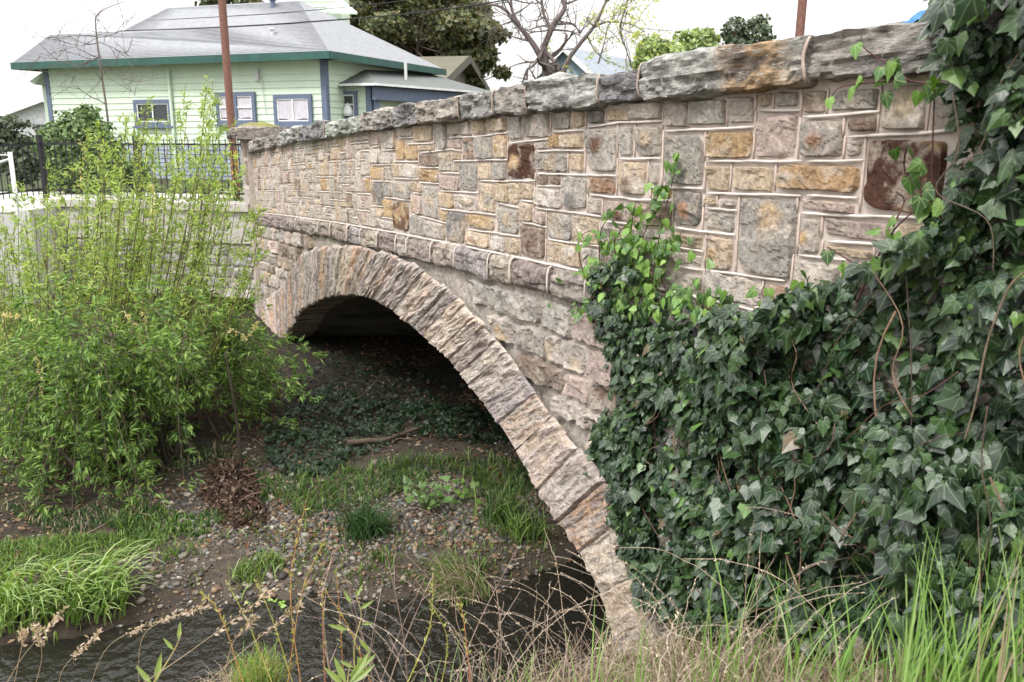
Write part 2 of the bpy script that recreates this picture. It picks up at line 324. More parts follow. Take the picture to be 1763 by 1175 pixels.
hbeads = {7:[(300,315,470,305),(0,415,90,400),(105,455,275,440),(395,385,695,370),(865,310,1180,298,1530,250),(540,480,905,440,1010,460),(245,575,520,580),(530,645,770,650),(0,620,240,612),(0,795,240,803),(240,765,520,780),
   (530,815,760,828),(780,705,995,712),(915,575,1530,555),(460,930,580,938),(770,905,1200,930),(1215,795,1567,800),(0,915,30,917),(145,985,435,1015)],
 8:[(0,425,135,430),(70,545,265,575),(450,515,850,620),(770,455,1390,525),(1080,690,1567,748),(1415,395,1567,425)],
 1:[(0,455,100,450),(110,570,570,515),(595,440,965,420),(420,655,950,650),(420,910,1310,935),(990,390,1350,335,1567,330),(1350,745,1567,745),(0,995,400,990),(415,1045,700,1055),(0,760,90,755)],
 2:[(0,205,235,250),(250,165,395,180),(400,250,1140,345),(1015,105,1567,155),(1180,405,1440,425),(250,410,530,470),(540,605,1180,690),(0,545,235,570)],
 3:[(0,385,325,365),(345,460,1165,420),(0,720,305,708),(210,970,700,990),(740,740,1600,738),(730,1030,1600,1052),(1210,270,1590,270),(0,1085,400,1100)],
 4:[(730,205,1010,225),(430,390,990,455),(180,515,700,605),(440,740,700,775),(725,775,1450,880),(860,1065,1400,1150)],
 5:[(230,440,930,390),(650,620,1380,575,1600,560),(260,850,780,830)],
 6:[(260,200,725,220),(215,365,1400,410),(450,620,1000,650),(185,740,650,795)]}
para = MB(); beads = MB(); used = []
VB = (.90, .82, .78)
PM = {'O':('o',(-.1,.55,.55)),'R':('b',(.15,.15,.62)),'t':('t',(-.1,.1,.6)),'r':('r',(.2,-.1,.55)),'o':('o',(.45,-.1,.55)),'l':('l',(.7,0,.5)),'b':('b',(.2,-.4,.6)),'d':('d',(.2,-.5,.6)),'w':('w',(-.4,.4,.6)),'g':('g',(-.5,0,.6))}
for rg, cl in cells.items():
    ox, oy, sc = ZR[rg]
    for c in cl:
        xa, xb = ox+c[0]/sc, ox+c[1]/sc; ya, yb = oy+c[2]/sc, oy+c[3]/sc; xm, ym = (xa+xb)/2, (ya+yb)/2
        sa, sb = wp(xa, ym)[0], wp(xb, ym)[0]; zt, zb = wp(xm, ya)[1], wp(xm, yb)[1]
        zt = min(zt, zcb((sa+sb)/2)+.03)
        zb = max(zb, float(zst((sa+sb)/2))+.012)
        used.append((min(sa, sb), max(sa, sb), zb, zt))
        face_stone(para, sb, sa, lambda q, a=zb: a+0*q, lambda q, a=zt: a+0*q, c[4], patch=PM.get(c[5]) if len(c) > 5 else None, res=.009)
        s_l = sa+.010
        bead_path(beads, [(s_l, zb-.005), (s_l, min(zt, zcb(s_l)-.02)+.005)], .0055, .006, VB)
for rg, hl in hbeads.items():
    ox, oy, sc = ZR[rg]
    for c in hl: bead_path(beads, [wp(ox+c[i]/sc, oy+c[i+1]/sc, .012) for i in range(0, len(c), 2)], .0062, .012, (1, 1, 1))
# procedural random ashlar beyond the hand-read stones (far third, and the part hidden by ivy)
def ashlar(mb, bb, sa, sb, zlo, zhi, unit=.085, keys='ltgpotwlgmtl', test=None, hor=(1, 1, 1), h=.012, res=.02, jit=.006, mkbead=True):
    nu = int((sb-sa)/(unit*.92)); nv = 11 if zlo is zst else int((zhi((sa+sb)/2)-zlo((sa+sb)/2))/unit)
    occ = np.zeros((nu, nv), bool); ds = (sb-sa)/nu
    for j in range(nv):
        for i in range(nu):
            if occ[i, j]: continue
            w, hh = random.choice([(1,2),(2,1),(3,1),(1,1),(3,2),(2,3),(3,2),(2,2),(2,2),(3,1)])
            while w > 1 and (i+w > nu or occ[i:i+w, j].any()): w -= 1
            while hh > 1 and (j+hh > nv or occ[i:i+w, j:j+hh].any()): hh -= 1
            occ[i:i+w, j:j+hh] = True
            a, b = sa+i*ds, sa+(i+w)*ds
            f0 = lambda q, j=j: zlo(q)+(zhi(q)-zlo(q))*j/nv; f1 = lambda q, k=j+hh: zlo(q)+(zhi(q)-zlo(q))*k/nv
            mz = float((f0((a+b)/2)+f1((a+b)/2))/2); ms = (a+b)/2
            if test and not test(a, b, float(f0(ms)), float(f1(ms))): continue
            face_stone(mb, a, b, f0, f1, random.choice(keys), h=h, res=res, jit=jit)
            if mkbead:
                bead_path(bb, [(a, f0(a)), (a, f1(a))], .0055, .008, VB)
                if random.random() < .75: bead_path(bb, [(a, f1(a)), (b, f1(b))], .007, .013, hor)
sF = wp(640, 320)[0]
ashlar(para, beads, sF, S1, zst, zcb, keys='llgptwltgmlplo')
sN = min(u[0] for u in used)
ashlar(para, beads, -.4, sN-.02, zst, zcb, unit=.14, keys='ltgpml', mkbead=False)
bead_path(beads, [(q, float(zst(q))+.004) for q in np.linspace(1.6, S1, 120)], .0085, .022, (1.02, 1, .98))
# parapet body (mortar), spandrel wall body, deck, vault
def slab(mb, sa, sb, zlo, zhi, t0, t1, n=80):
    q = np.linspace(sa, sb, n); a, b = zlo(q), zhi(q)
    mb.grid(np.stack([W(q, t1, a), W(q, t1, b)], 1)); mb.grid(np.stack([W(q, t0, a), W(q, t0, b)], 1), flip=True)
    mb.grid(np.stack([W(q, t0, b), W(q, t1, b)], 1), flip=True); mb.grid(np.stack([W(q, t0, a), W(q, t1, a)], 1))
    for e, fl in ((0, False), (-1, True)):
        P = np.array([W(q[e], t0, a[e]), W(q[e], t1, a[e]), W(q[e], t1, b[e]), W(q[e], t0, b[e])]); mb.add(P, [(0, 1, 2, 3) if not fl else (3, 2, 1, 0)])
m = MB(); slab(m, S0, S1, lambda q: zst(q)-.02, lambda q: zcb(q)+.03, -.38, 0)
body = m.build('parapet_wall', M['mortar'], bridge)
para.build('wall_stones', M['ashlar'], body, smooth=False)
beads.build('mortar_beads', M['bead'], body, smooth=True)
# far side parapet
m = MB(); slab(m, S0, S1, lambda q: zst(q)-.02, lambda q: zcb(q)+.2, -8.0, -7.6); m.build('parapet_wall', M['mortar'], bridge)
# deck
m = MB(); slab(m, S0, S1+.6, lambda q: zst(q)-.30, lambda q: zst(q)-.03, -7.98, -.02); deck = m.build('road_deck', mat('asphalt', (.07, .07, .07), attr=False, bump=.3), bridge)
# spandrel backing: columns from the string course down to the arch (or ground)
def arch_lo(q):
    lo = np.full_like(q, -3.6); o = np.argsort(inS[:, 0]); X = inS[o, 0]; Y = inS[o, 1]
    ins = (q > X[0]+.02) & (q < X[-1]-.02); lo[ins] = np.interp(q[ins], X, Y)+.03
    return lo
q = np.concatenate([np.arange(S0, 3.2, .1), np.arange(3.2, 15.0, .04)]); lo = arch_lo(q); hi = zst(q)-.02
k = np.linspace(0, 1, 26); Zg = lo[:, None]+(hi-lo)[:, None]*k[None]; Sg = np.repeat(q[:, None], 26, 1)
Tg = .012*fbm(Sg*4, Zg*4, 3, 4)+.01*fbm(Sg*1.3, Zg*5, 8, 3)-.005
m = MB(); cc = np.array([.46, .41, .36])*(1+.15*fbm(Sg*2, Zg*2, 5, 3))[..., None]; m.grid(W(Sg, Tg, Zg), cc, flip=True)
sp = m.build('spandrel_wall', M['spandrel'], bridge, smooth=True)
# spandrel stones: rough courses, mortar smeared over them
exo = np.argsort(exS[:, 0]); EXx, EXy = exS[exo, 0], exS[exo, 1]
def outside(a, b, z0, z1):
    if a < 2.2: return False
    for s_ in (a*.7+b*.3, a*.3+b*.7):
        if s_ > EXx[0] and (z0+.07) < np.interp(s_, EXx, EXy): return False
        if s_ <= EXx[0] and z0 < -3.3: return False
    return True
m = MB()
random.seed(21)
zz = -1.06; j = 0; rows = []
while zz > -3.35:
    hgt = random.uniform(.12, .24); rows.append((zz-hgt, zz)); zz -= hgt
for z0, z1 in rows:
    s_ = 2.3+random.random()*.3
    while s_ < 14.3:
        w = random.uniform(.25, .7) if z1-z0 > .16 else random.uniform(.2, .5)
        top = float(zst(s_+w/2))-.2
        sk = .03*(s_-7)
        a, b = s_, s_+w
        d0 = lambda q, z0=z0: z0+.0*q+(zst(q)+1.0)*.9; d1 = lambda q, z1=z1: z1+(zst(q)+1.0)*.9
        if outside(a, b, float(d0((a+b)/2)), 0) and float(d1((a+b)/2)) < top+.16:
            t1_ = lambda q, f=d1: np.minimum(f(q), zst(q)-.19)
            if float(t1_((a+b)/2)-d0((a+b)/2)) > .05:
                face_stone(m, a, b, d0, t1_, random.choice('mlgpmlgl'), h=.034, res=.016, t0=.0, jit=.022)
        s_ += w
m.build('spandrel_stones', M['spandrel'], sp, smooth=False)
# vault
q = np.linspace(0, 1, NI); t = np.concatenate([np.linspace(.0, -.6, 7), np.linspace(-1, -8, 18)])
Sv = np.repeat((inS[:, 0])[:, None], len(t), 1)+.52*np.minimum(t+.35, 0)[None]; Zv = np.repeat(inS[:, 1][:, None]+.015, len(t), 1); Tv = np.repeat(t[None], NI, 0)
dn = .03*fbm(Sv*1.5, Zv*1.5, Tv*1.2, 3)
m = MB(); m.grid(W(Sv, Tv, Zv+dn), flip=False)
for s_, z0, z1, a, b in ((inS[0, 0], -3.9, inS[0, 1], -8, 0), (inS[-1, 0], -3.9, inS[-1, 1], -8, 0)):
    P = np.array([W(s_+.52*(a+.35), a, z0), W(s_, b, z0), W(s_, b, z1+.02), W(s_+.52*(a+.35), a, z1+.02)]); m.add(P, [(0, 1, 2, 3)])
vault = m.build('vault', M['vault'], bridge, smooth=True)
# arch ring stones
random.seed(5); rng2 = np.random.default_rng(3)
L = arcl[-1]; cuts = [0]
while cuts[-1] < L-.1:
    x = cuts[-1]; w = random.uniform(.16, .30) if x < 3.5 else random.uniform(.10, .22)
    cuts.append(min(L, x+w))
ringcols = [(.50,.33,.22),(.30,.25,.26),(.52,.43,.40),(.44,.35,.28),(.34,.28,.25),(.49,.40,.32),(.31,.28,.26),(.46,.41,.37),(.43,.32,.25),(.38,.34,.31),(.53,.46,.39),(.27,.22,.20)]
m = MB(); nd = 38
for a, b in zip(cuts[:-1], cuts[1:]):
    w = b-a; na = max(8, int(w/.013)); aa = np.linspace(a+.001, b-.001, na)
    idx = np.interp(aa, arcl, np.arange(NI)); I = np.stack([np.interp(idx, np.arange(NI), inS[:, c]) for c in (0, 1)], 1); E = np.stack([np.interp(idx, np.arange(NI), exS[:, c]) for c in (0, 1)], 1)
    ln = random.uniform(.97, 1.03); dpt = random.uniform(-.015, .02); sk_ = random.uniform(-.12, .12)
    d = np.linspace(0, 1, nd); P = I[:, None]+(E-I)[:, None]*(d*ln)[None, :, None]
    kk = random.random()*99; u_ = np.linspace(-1, 1, na)[:, None]; v_ = d[None]*2-1
    low = random.uniform(0, .018)                                                     # ragged lower edge
    tgt = I-(E-I)/np.linalg.norm(E-I, axis=1)[:, None]*low; P = P+((tgt-I)[:, None]*(1-d)[None, :, None]**2)
    P = P+np.stack([.012*fbm(P[..., 0]*8, P[..., 1]*8, kk, 3), .016*fbm(P[..., 0]*8, P[..., 1]*8, kk+4, 3)], -1)
    hw = np.clip((1-abs(u_))*w/.022, 0, 1)**.6; hv = np.clip((1-v_)/.12, 0, 1)**.5*np.clip((1+v_)/.05, 0, 1)**.5
    wl_ = np.linalg.norm(E-I, axis=1).mean()
    ridge = fbm(u_*w*12+kk, v_*wl_*3.0, kk, 4); fl = np.round(fbm(u_*w*9+kk, v_*wl_*2.4, kk+8, 2)*3)/3
    T_ = .052+hw*hv*(RT-.055+dpt*.8+.026*ridge+.016*fl+.15*sk_*u_*w)
    c0 = np.array(random.choice(ringcols))*1.03; c1 = np.array(random.choice(ringcols))
    mm = np.clip(fbm(u_*w*22+kk, v_*wl_*4.5, kk+20, 4)*3+.4, 0, 1)[..., None]
    gm = np.clip((abs(u_)*w/2-(w/2-.012))/.012, 0, 1)*.6; gm = np.repeat(gm, nd, 1)[..., None]
    m.grid(W(P[..., 0], T_, P[..., 1]), (c0*(1-mm)+c1*mm)*1.18*(1-gm)+np.array([.52, .45, .41])*gm, flip=True)
    # soffit return of the stone
    sb_ = np.stack([np.stack([P[:, 0, 0], T_[:, 0], P[:, 0, 1]], -1), np.stack([I[:, 0], np.full(na, -.35)+.05*random.random(), I[:, 1]-.012], -1)], 1)
    m.grid(W(sb_[..., 0], sb_[..., 1], sb_[..., 2]), c0, flip=False)
m.build('arch_ring', M['arch'], bridge, smooth=False)

# lofted rock blocks for coping and string course
def rockbar(sa, sb, zf, prof, seed, col, rough_=.012, res=.025, strata=1., topn=.0, gap=.006, colf=None):
    n = max(6, int((sb-sa)/res)); q = np.linspace(sa+gap, sb-gap, n); K = len(prof); pr = np.asarray(prof)           # prof: (t,z) loop
    Sg = np.repeat(q[:, None], K, 1); Tg = np.repeat(pr[None, :, 0], n, 0); Zg = np.repeat(pr[None, :, 1], n, 0)+zf(q)[:, None]
    cen = pr.mean(0); dv = pr-cen; dl = dv/np.linalg.norm(dv, axis=1)[:, None]
    big = fbm(Sg*3.2, Tg*7, Zg*7+seed, 3); fine = fbm(Sg*10, Tg*14, Zg*30+seed, 4); st_ = fbm(Sg*3.5, seed, Zg*32, 3)
    fc = np.round(fbm(Sg*5, Tg*8+seed, Zg*9, 2)*3)/3
    D = rough_*(1.5*big+1.1*fine+.7*strata*st_+1.5*fc)
    edge = np.minimum(q-q[0], q[-1]-q)[:, None]; sq = np.clip(edge/.05, 0, 1)**.4; D = D-.016*(1-sq)
    tp = (dl[None, :, 1] > .3); D = D+tp*topn*.6*fbm(Sg*2.2, seed, Tg*2.2, 3); D = D-.012*np.clip((fbm(Sg*2.5, seed+40, Zg*42, 3)-.12)*9, 0, 1)*(dl[None, :, 0] > .5)
    Tg = Tg+D*dl[None, :, 0]; Zg = Zg+D*dl[None, :, 1]*(1.0)
    V = W(Sg, Tg, Zg); mb = MB(); i = np.arange(n*K).reshape(n, K); j = np.roll(i, -1, 1)
    f = np.stack([i[:-1], i[1:], j[1:], j[:-1]], -1).reshape(-1, 4)
    c = np.array(col)*(1+.2*big[..., None])
    if colf is not None: c = colf(c, Sg, Zg, big)
    mb.add(V.reshape(-1, 3), f, c.reshape(-1, 3))
    mb.F.append(i[:1]); mb.F.append(i[-1:, ::-1])
    return mb
def rrect(t0, t1, z0, z1, r=.03, dz=.018, dt=.03, topw=True):
    # closed loop, dense on the front (t1) side
    P = []
    nf = max(5, int((z1-z0)/dz)); nt = 9
    for k in range(nf+1): P.append((t1, z1-(z1-z0)*k/nf))
    for k in range(1, 4): P.append((t1-(t1-t0)*k/4*.5, z0))
    P.append((t0, z0)); P.append((t0, (z0+z1)/2)); P.append((t0, z1))
    for k in range(1, nt): P.append((t0+(t1-t0)*k/nt, z1))
    P = np.array(P); c = P.mean(0)
    # round the corners
    for i, (t, z) in enumerate(P):
        for ct, cz in ((t1-r, z1-r), (t1-r, z0+r)):
            if t > ct and (z-cz)*(1 if cz > (z0+z1)/2 else -1) > 0:
                d = np.array([t-ct, z-cz]); P[i] = np.array([ct, cz])+d/max(abs(d).max(), 1e-6)*r*(abs(d).max()/max(np.linalg.norm(d), 1e-6))
    return P
# coping
CPj = [(441, 241), (478, 235), (512, 224), (556, 220), (621, 210), (673, 198), (716, 192), (787, 183), (846, 178), (903, 170), (1026, 152), (1097, 143), (1382, 110), (1600, 90)]
js = sorted([wp(x, y, .09)[0] for x, y in CPj]); js = [S0, -1.2, .6]+js; js[-1] = S1+.05
CT = [(440,241),(555,209),(621,200),(673,186),(800,163),(902,146),(1025,124),(1106,117),(1154,106),(1249,85),(1328,74),(1455,60),(1574,38)]
ctp = sorted([wp(x, y, .05) for x, y in CT]); cts = np.array([p[0] for p in ctp]); ctz = np.array([p[1] for p in ctp])
copcols = [(.34,.33,.32),(.38,.34,.29),(.26,.25,.25),(.36,.33,.30),(.42,.42,.39),(.25,.24,.25),(.40,.40,.38),(.33,.30,.27)]
random.seed(9)
for i, (a, b) in enumerate(zip(js[:-1], js[1:])):
    mid = (a+b)/2; hgt = float(np.interp(mid, cts, ctz-zcb(cts)))+random.uniform(-.008, .012)
    hgt = min(max(hgt, .13), .24)
    px_near = 1.6 < mid < 3.2
    col = np.array(copcols[i % 8])*1.28
    cf = None
    if 2.8 < mid < 3.7 and b-a > .5:
        def cf(c, S_, Z_, bg_, s0=a, s1=b):
            mm = np.clip(1.3-abs(S_-(s0+.24*(s1-s0)))/.24+.5*fbm(S_*8, Z_*8, 3, 3), 0, .85)[..., None]
            return c*(1-mm)+np.array([.52, .33, .17])*mm
    if 8 < mid < 9.6: col = np.array([.52, .54, .49])
    mb = rockbar(a, b, lambda q: zcb(q), rrect(-.44, .095+random.uniform(-.012, .02), 0, hgt, .022), 13.7*i, col, rough_=.021, res=.016, topn=.03, colf=cf)
    mb.build('coping_stone', M['coping'], bridge, smooth=False)
    if a > 1.0 and i < len(js)-2 and b < S1:
        m2 = MB(); th = np.linspace(0, 1, 9); pts = [W(b+.004*math.sin(9*x+i), .095-.02*(2*x-1)**4+.006, float(zcb(b))+.01+(hgt-.015)*x) for x in th]
        m2.tube(np.array(pts)-N*.015, .006 if b > 3.2 else .0075, 6, (.66, .58, .53)); m2.build('coping_joint', M['bead'], bridge, smooth=True)
# string course
SCj = [(470,378),(510,393),(549,400),(570,405),(599,411),(622,416),(651,424),(683,430),(702,437),(743,443),(784,455),(842,462),(880,475),(945,490),(1010,502)]
js = sorted([wp(x, y, .05)[0] for x, y in SCj]); js = [-2, .2, 1.2, 1.9, 2.6, 3.3, 3.8]+js; js[-1] = S1-.02
scols = [(.38,.32,.29),(.42,.37,.33),(.34,.28,.26),(.47,.41,.34),(.38,.34,.33),(.43,.36,.31)]
for i, (a, b) in enumerate(zip(js[:-1], js[1:])):
    col = (.52, .38, .23) if (b > 12.0 and b < 13.2) else scols[i % 6]
    mb = rockbar(a, b, lambda q: zst(q)-.19, rrect(-.1, .06+random.uniform(-.006, .01), 0, .185, .05), 7.7*i+50, col, rough_=.013, res=.016, strata=.7)
    mb.build('string_course_stone', M['string'], bridge, smooth=False)
    if a > 3.2 and b < S1-.3:
        m2 = MB(); z0 = float(zst(b))-.19; pts = [W(b+.012, .02, z0+.19), W(b+.004, .052, z0+.178), W(b, .066, z0+.14), W(b-.003, .069, z0+.07), W(b, .064, z0+.02)]
        m2.tube(np.array(pts)-N*.003, .006, 6, (.95, .92, .90)); m2.build('string_course_joint', M['bead'], bridge, smooth=True)
# end pillar
pil = MB(); pc = [14.33, 14.88]; ptt = (-.45, .1)
m = MB(); m.box(W(pc[0], ptt[0]+.02, -3.4), U*(pc[1]-pc[0]), N*(ptt[1]-ptt[0]-.03), Z*(3.4+float(zcb(14.5))+.2), (1, 1, 1)); pb = m.build('end_pillar', M['mortar'], bridge)
m = MB(); random.seed(31); zt_ = float(zcb(14.5))+.2
ashlar(m, MB(), pc[0], pc[1], lambda q: -1.4+0*q, lambda q: zt_+0*q, unit=.14, keys='ltgmtg', mkbead=False, res=.03)
Mfix = [v for v in m.V]; m.V = [v+N*ptt[1]*.9 for v in m.V]
m.build('pillar_stones', M['ashlar'], pb)
m = rockbar(pc[0]-.17, pc[1]+.17, lambda q: zt_+0*q, rrect(-.62, .28, 0, .2, .07, dt=.05), 77, (.31, .27, .24), rough_=.03, res=.04); cp = m.build('pillar_cap', M['coping'], pb)
m = MB(); g = np.linspace(-1, 1, 19); A, B = np.meshgrid(g, g, indexing='ij'); rr = np.sqrt(A*A+B*B)
Hh = .10*np.clip(1-rr**2, 0, 1)**.6*(1+.3*fbm(A*3, B*3, 4, 3))-.02; m.grid(W(14.6+A*.38, -.17+B*.36, zt_+.19+Hh), (.16, .15, .04)); m.build('moss', mat('moss', bump=.9, bscale=60, bdist=.01), cp, smooth=True)
# ================================================================== GROUND, WATER
rA, rB = at(420, 352, 14.1), at(92, 345, 15.2)           # foot line of the railing = top edge of the retaining wall
sA, tA = st(rA); sB, tB = st(rB)
def gh(s, t):
    s = np.asarray(s, float); t = np.asarray(t, float); s, t = np.broadcast_arrays(s, t)
    sw = .15*np.sin(t*.9+.5)+.25*np.clip(t-1.5, 0, 3)*.0
    # long profile along the bridge: near bank - creek - gravel bar - far bank
    near = np.interp(s, [-50, -2, 0.2, 1.5, 2.6, 3.3, 3.9, 4.3], [-1.5, -1.5, -1.5, -1.72, -2.22, -2.6, -3.15, -3.42])
    ss = s+sw
    far = np.interp(ss, [4.3, 5.2, 5.75, 6.2, 7.4, 8.6, 9.8, 11.2, 12.6, 14, 60], [-3.42, -3.42, -3.25, -3.08, -3.0, -2.95, -2.92, -2.9, -2.86, -2.8, -2.6])
    farin = np.interp(ss, [4.3, 4.9, 5.2, 5.6, 7.4, 9.0, 10.2, 11.4, 12.6, 14, 60], [-3.42, -3.38, -3.24, -3.1, -3.04, -3.02, -3.0, -2.97, -2.95, -2.9, -2.5])
    k = np.clip((t-.3)/1.5, 0, 1); far = far*k+farin*(1-k)
    h = np.where(s < 4.3, near, far)
    # street level beyond the retaining wall
    lim = sA+.25+(sB-sA)/(tB-tA)*np.clip(t-tA, -30, 3.3)
    lim = np.where(t > tB, sB+.3-(t-tB)*.9, lim)
    lim = np.where(t < 0, 14.9, lim)
    up = np.clip((s-lim)/.3, 0, 1); h = h*(1-up)+(-1.28)*up
    nz = .05*fbm(s*1.3, t*1.3, 2, 4)+.018*fbm(s*7, t*7, 4, 3)
    bank = np.exp(-((s-10)/2.5)**2)*.12*fbm(s*.8, t*.8, 9, 3)
    fade = np.clip(1-(abs(s)-20)/20, 0, 1)*np.clip(1-(abs(t)-15)/15, 0, 1)
    return h+(nz+bank)*fade*(1-up*.8)
def gc(s, t):                                            # ground colour by what lies there, with arch shade painted in
    soil = np.array([.036, .027, .019]); grav = np.array([.075, .06, .046]); green = np.array([.03, .042, .014]); dry = np.array([.16, .125, .085]); pave = np.array([.45, .44, .43]); dark = np.array([.035, .028, .02])
    s, t = np.broadcast_arrays(s, t); a = lambda v: v[..., None]
    c = np.ones(s.shape+(3,))*soil
    n1 = fbm(s*1.1, t*1.1, 20, 4)
    g = np.clip(1-abs(s-6.6)/1.8, 0, 1)*np.clip((2.6-t)/.8, 0, 1); g = np.clip(g*2+n1*.6, 0, 1); c = c*(1-a(g))+grav*a(g)
    gr = np.clip(n1*3-.1, 0, .8)*(s > 6.5)*(t > -1); c = c*(1-a(gr))+green*a(gr)
    d = np.clip((3.2-s)/1., 0, 1)*(s < 3.4); c = c*(1-a(d))+dry*a(d)
    arch_shade = np.clip((1.2-t)/1.6, 0, 1)*np.clip((s-7)/2., 0, 1)*.8; c = c*(1-a(arch_shade))+np.array([.016, .014, .011])*a(arch_shade)  # dim interior under the arch painted into the soil colour as shade
    p = ((s > 14.6)).astype(float); c = c*(1-a(p))+green*1.3*a(p)
    return c
cs = np.concatenate([[-600, -200, -80, -40, -20, -10, -6], np.arange(-4, 1, .12), np.arange(1, 15.2, .055), np.arange(15.2, 22, .15), [24, 28, 34, 45, 70, 130, 300, 700]])
ct = np.concatenate([[-600, -200, -80, -40, -20, -12], np.arange(-9, -3, .25), np.arange(-3, 6, .055), np.arange(6, 12, .2), [14, 18, 25, 40, 80, 200, 600]])
Sg, Tg = np.meshgrid(cs, ct, indexing='ij'); Hg = gh(Sg, Tg)
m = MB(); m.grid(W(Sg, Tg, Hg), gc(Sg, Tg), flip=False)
M['soil'] = mat('earth', rough=.95, tone=(.55, 1.5), nscale=12, bump=.9, bscale=35, bdist=.03, tint=(.055, .042, .028), tfac=.6, tscale=9, speck=((.13, .10, .065), 40, .63))
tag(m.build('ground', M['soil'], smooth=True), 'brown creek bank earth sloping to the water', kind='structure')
ZW = -3.2
g1 = np.concatenate([np.arange(3.4, 7.6, .045)]); g2 = np.concatenate([[-30, -15, -9], np.arange(-5, 9, .05), [11, 15, 30]])
Sg, Tg = np.meshgrid(g1, g2, indexing='ij')
rip = .022*fbm(Sg*3, Tg*6.5, 1, 4)*np.clip((Tg+.5)/1.5, .3, 1.2)+.005*fbm(Sg*9, Tg*14, 5, 3)*np.clip((Tg+.3)/1.2, .15, 1.3)
m = MB(); m.grid(W(Sg, Tg, ZW+rip), (1, 1, 1), flip=False)
wm = bpy.data.materials.new('creek water'); wm.use_nodes = True; nt = wm.node_tree; p = nt.nodes['Principled BSDF']
p.inputs['Base Color'].default_value = (.03, .028, .022, 1); p.inputs['Roughness'].default_value = .05; p.inputs['IOR'].default_value = 1.33; p.inputs['Transmission Weight'].default_value = .55
nb = nt.nodes.new('ShaderNodeTexNoise'); nb.inputs['Scale'].default_value = 11; nb.inputs['Detail'].default_value = 3
bb = nt.nodes.new('ShaderNodeBump'); bb.inputs['Strength'].default_value = .9; bb.inputs['Distance'].default_value = .05
tc = nt.nodes.new('ShaderNodeTexCoord'); nt.links.new(tc.outputs['Object'], nb.inputs['Vector']); nt.links.new(nb.outputs['Fac'], bb.inputs['Height']); nt.links.new(bb.outputs[0], p.inputs['Normal'])
tag(m.build('water', wm, smooth=True), 'shallow dark rippling creek water', kind='structure')

# pebbles on the gravel bar and in the shallows
t_ = (1+5**.5)/2
ico = np.array([(-1,t_,0),(1,t_,0),(-1,-t_,0),(1,-t_,0),(0,-1,t_),(0,1,t_),(0,-1,-t_),(0,1,-t_),(t_,0,-1),(t_,0,1),(-t_,0,-1),(-t_,0,1)])/1.902
icf = [(0,11,5),(0,5,1),(0,1,7),(0,7,10),(0,10,11),(1,5,9),(5,11,4),(11,10,2),(10,7,6),(7,1,8),(3,9,4),(3,4,2),(3,2,6),(3,6,8),(3,8,9),(4,9,5),(2,4,11),(6,2,10),(8,6,7),(9,8,1)]
def scatter(n, s0, s1, t0, t1, dens=None):
    s = rng.uniform(s0, s1, n*4); t = rng.uniform(t0, t1, n*4)
    if dens is not None: k = rng.random(n*4) < dens(s, t); s, t = s[k], t[k]
    return s[:n], t[:n]
s, t = scatter(19000, 4.6, 9.2, -4.5, 4.4, lambda s, t: np.exp(-((s-6.3-.15*t)/1.1)**2)*np.clip(fbm(s*1.6, t*1.6, 33, 4)*3+.6, .06, 1)*np.clip((2.7-t)*1.5, .03, 1)+.015)
Np = len(s); r = rng.gamma(2.3, .0040, Np)+.0045; r = np.minimum(r, .045)
a = rng.uniform(0, 2*np.pi, Np); tl = rng.normal(0, .25, (Np, 2))
nr = np.stack([tl[:, 0], tl[:, 1], np.ones(Np)], 1); tp = np.stack([np.cos(a), np.sin(a), 0*a], 1)
fr = frames(nr, tp); sc = np.stack([r*rng.uniform(.7, 1, Np), r*rng.uniform(1, 1.5, Np), r*rng.uniform(.45, .75, Np)], 1)
pc_ = np.array([(.30,.27,.23),(.20,.18,.16),(.42,.36,.28),(.36,.25,.15),(.13,.12,.11),(.50,.45,.38),(.24,.15,.10),(.17,.17,.17)])[rng.integers(0, 8, Np)]*rng.uniform(.25, .68, (Np, 1))
m = MB(); m.inst(ico, icf, W(s, t, gh(s, t)+r*.15), fr, sc, pc_)
tag(m.build('gravel', mat('river pebbles', rough=.6, tone=(.75, 1.2), nscale=60, bump=.3, bscale=90, bdist=.003), smooth=True), 'mixed grey and tan pebbles on the gravel bar', kind='stuff')

# dead leaves and twigs
s, t = scatter(13000, 5.2, 12.5, -2.5, 6.5, lambda s, t: np.clip(.35+fbm(s*.9, t*.9, 44, 3)*1.2, 0.02, 1))
Nl = len(s); a = rng.uniform(0, 2*np.pi, Nl); fr = frames(np.stack([rng.normal(0, .5, Nl), rng.normal(0, .5, Nl), np.ones(Nl)], 1), np.stack([np.cos(a), np.sin(a), 0*a], 1))
lt = [(0,0,0),(.28,.45,.06),(0,1,.0),(-.28,.45,.06)]
lc = np.array([(.10,.06,.035),(.15,.09,.05),(.06,.04,.027),(.22,.15,.09),(.15,.065,.03)])[rng.integers(0, 5, Nl)]
m = MB(); m.inst(lt, [(0,1,2,3)], W(s, t, gh(s, t)+.012), fr, rng.uniform(.02, .065, Nl), lc)
tag(m.build('leaf_litter', mat('dead leaves', rough=.8), smooth=False), 'fallen brown leaves on the bank', kind='stuff')
random.seed(3)
m = MB()
for i in range(260):
    s_, t_0 = random.uniform(5.8, 12), random.uniform(-1.5, 6); L_ = random.uniform(.15, .8); a = random.uniform(0, 6.3); k = np.linspace(0, 1, 6)
    ss = s_+np.cos(a+.5*k)*L_*k; tt = t_0+np.sin(a+.5*k)*L_*k; m.tube(W(ss, tt, gh(ss, tt)+.02+.04*np.sin(k*3)*random.random()), random.uniform(.002, .006)*(1-.5*k), 4, np.array([.13, .095, .07])*random.uniform(.6, 1.8))
tag(m.build('twigs', mat('twig bark', rough=.9), smooth=True), 'scattered grey brown twigs lying on the bank', kind='stuff')
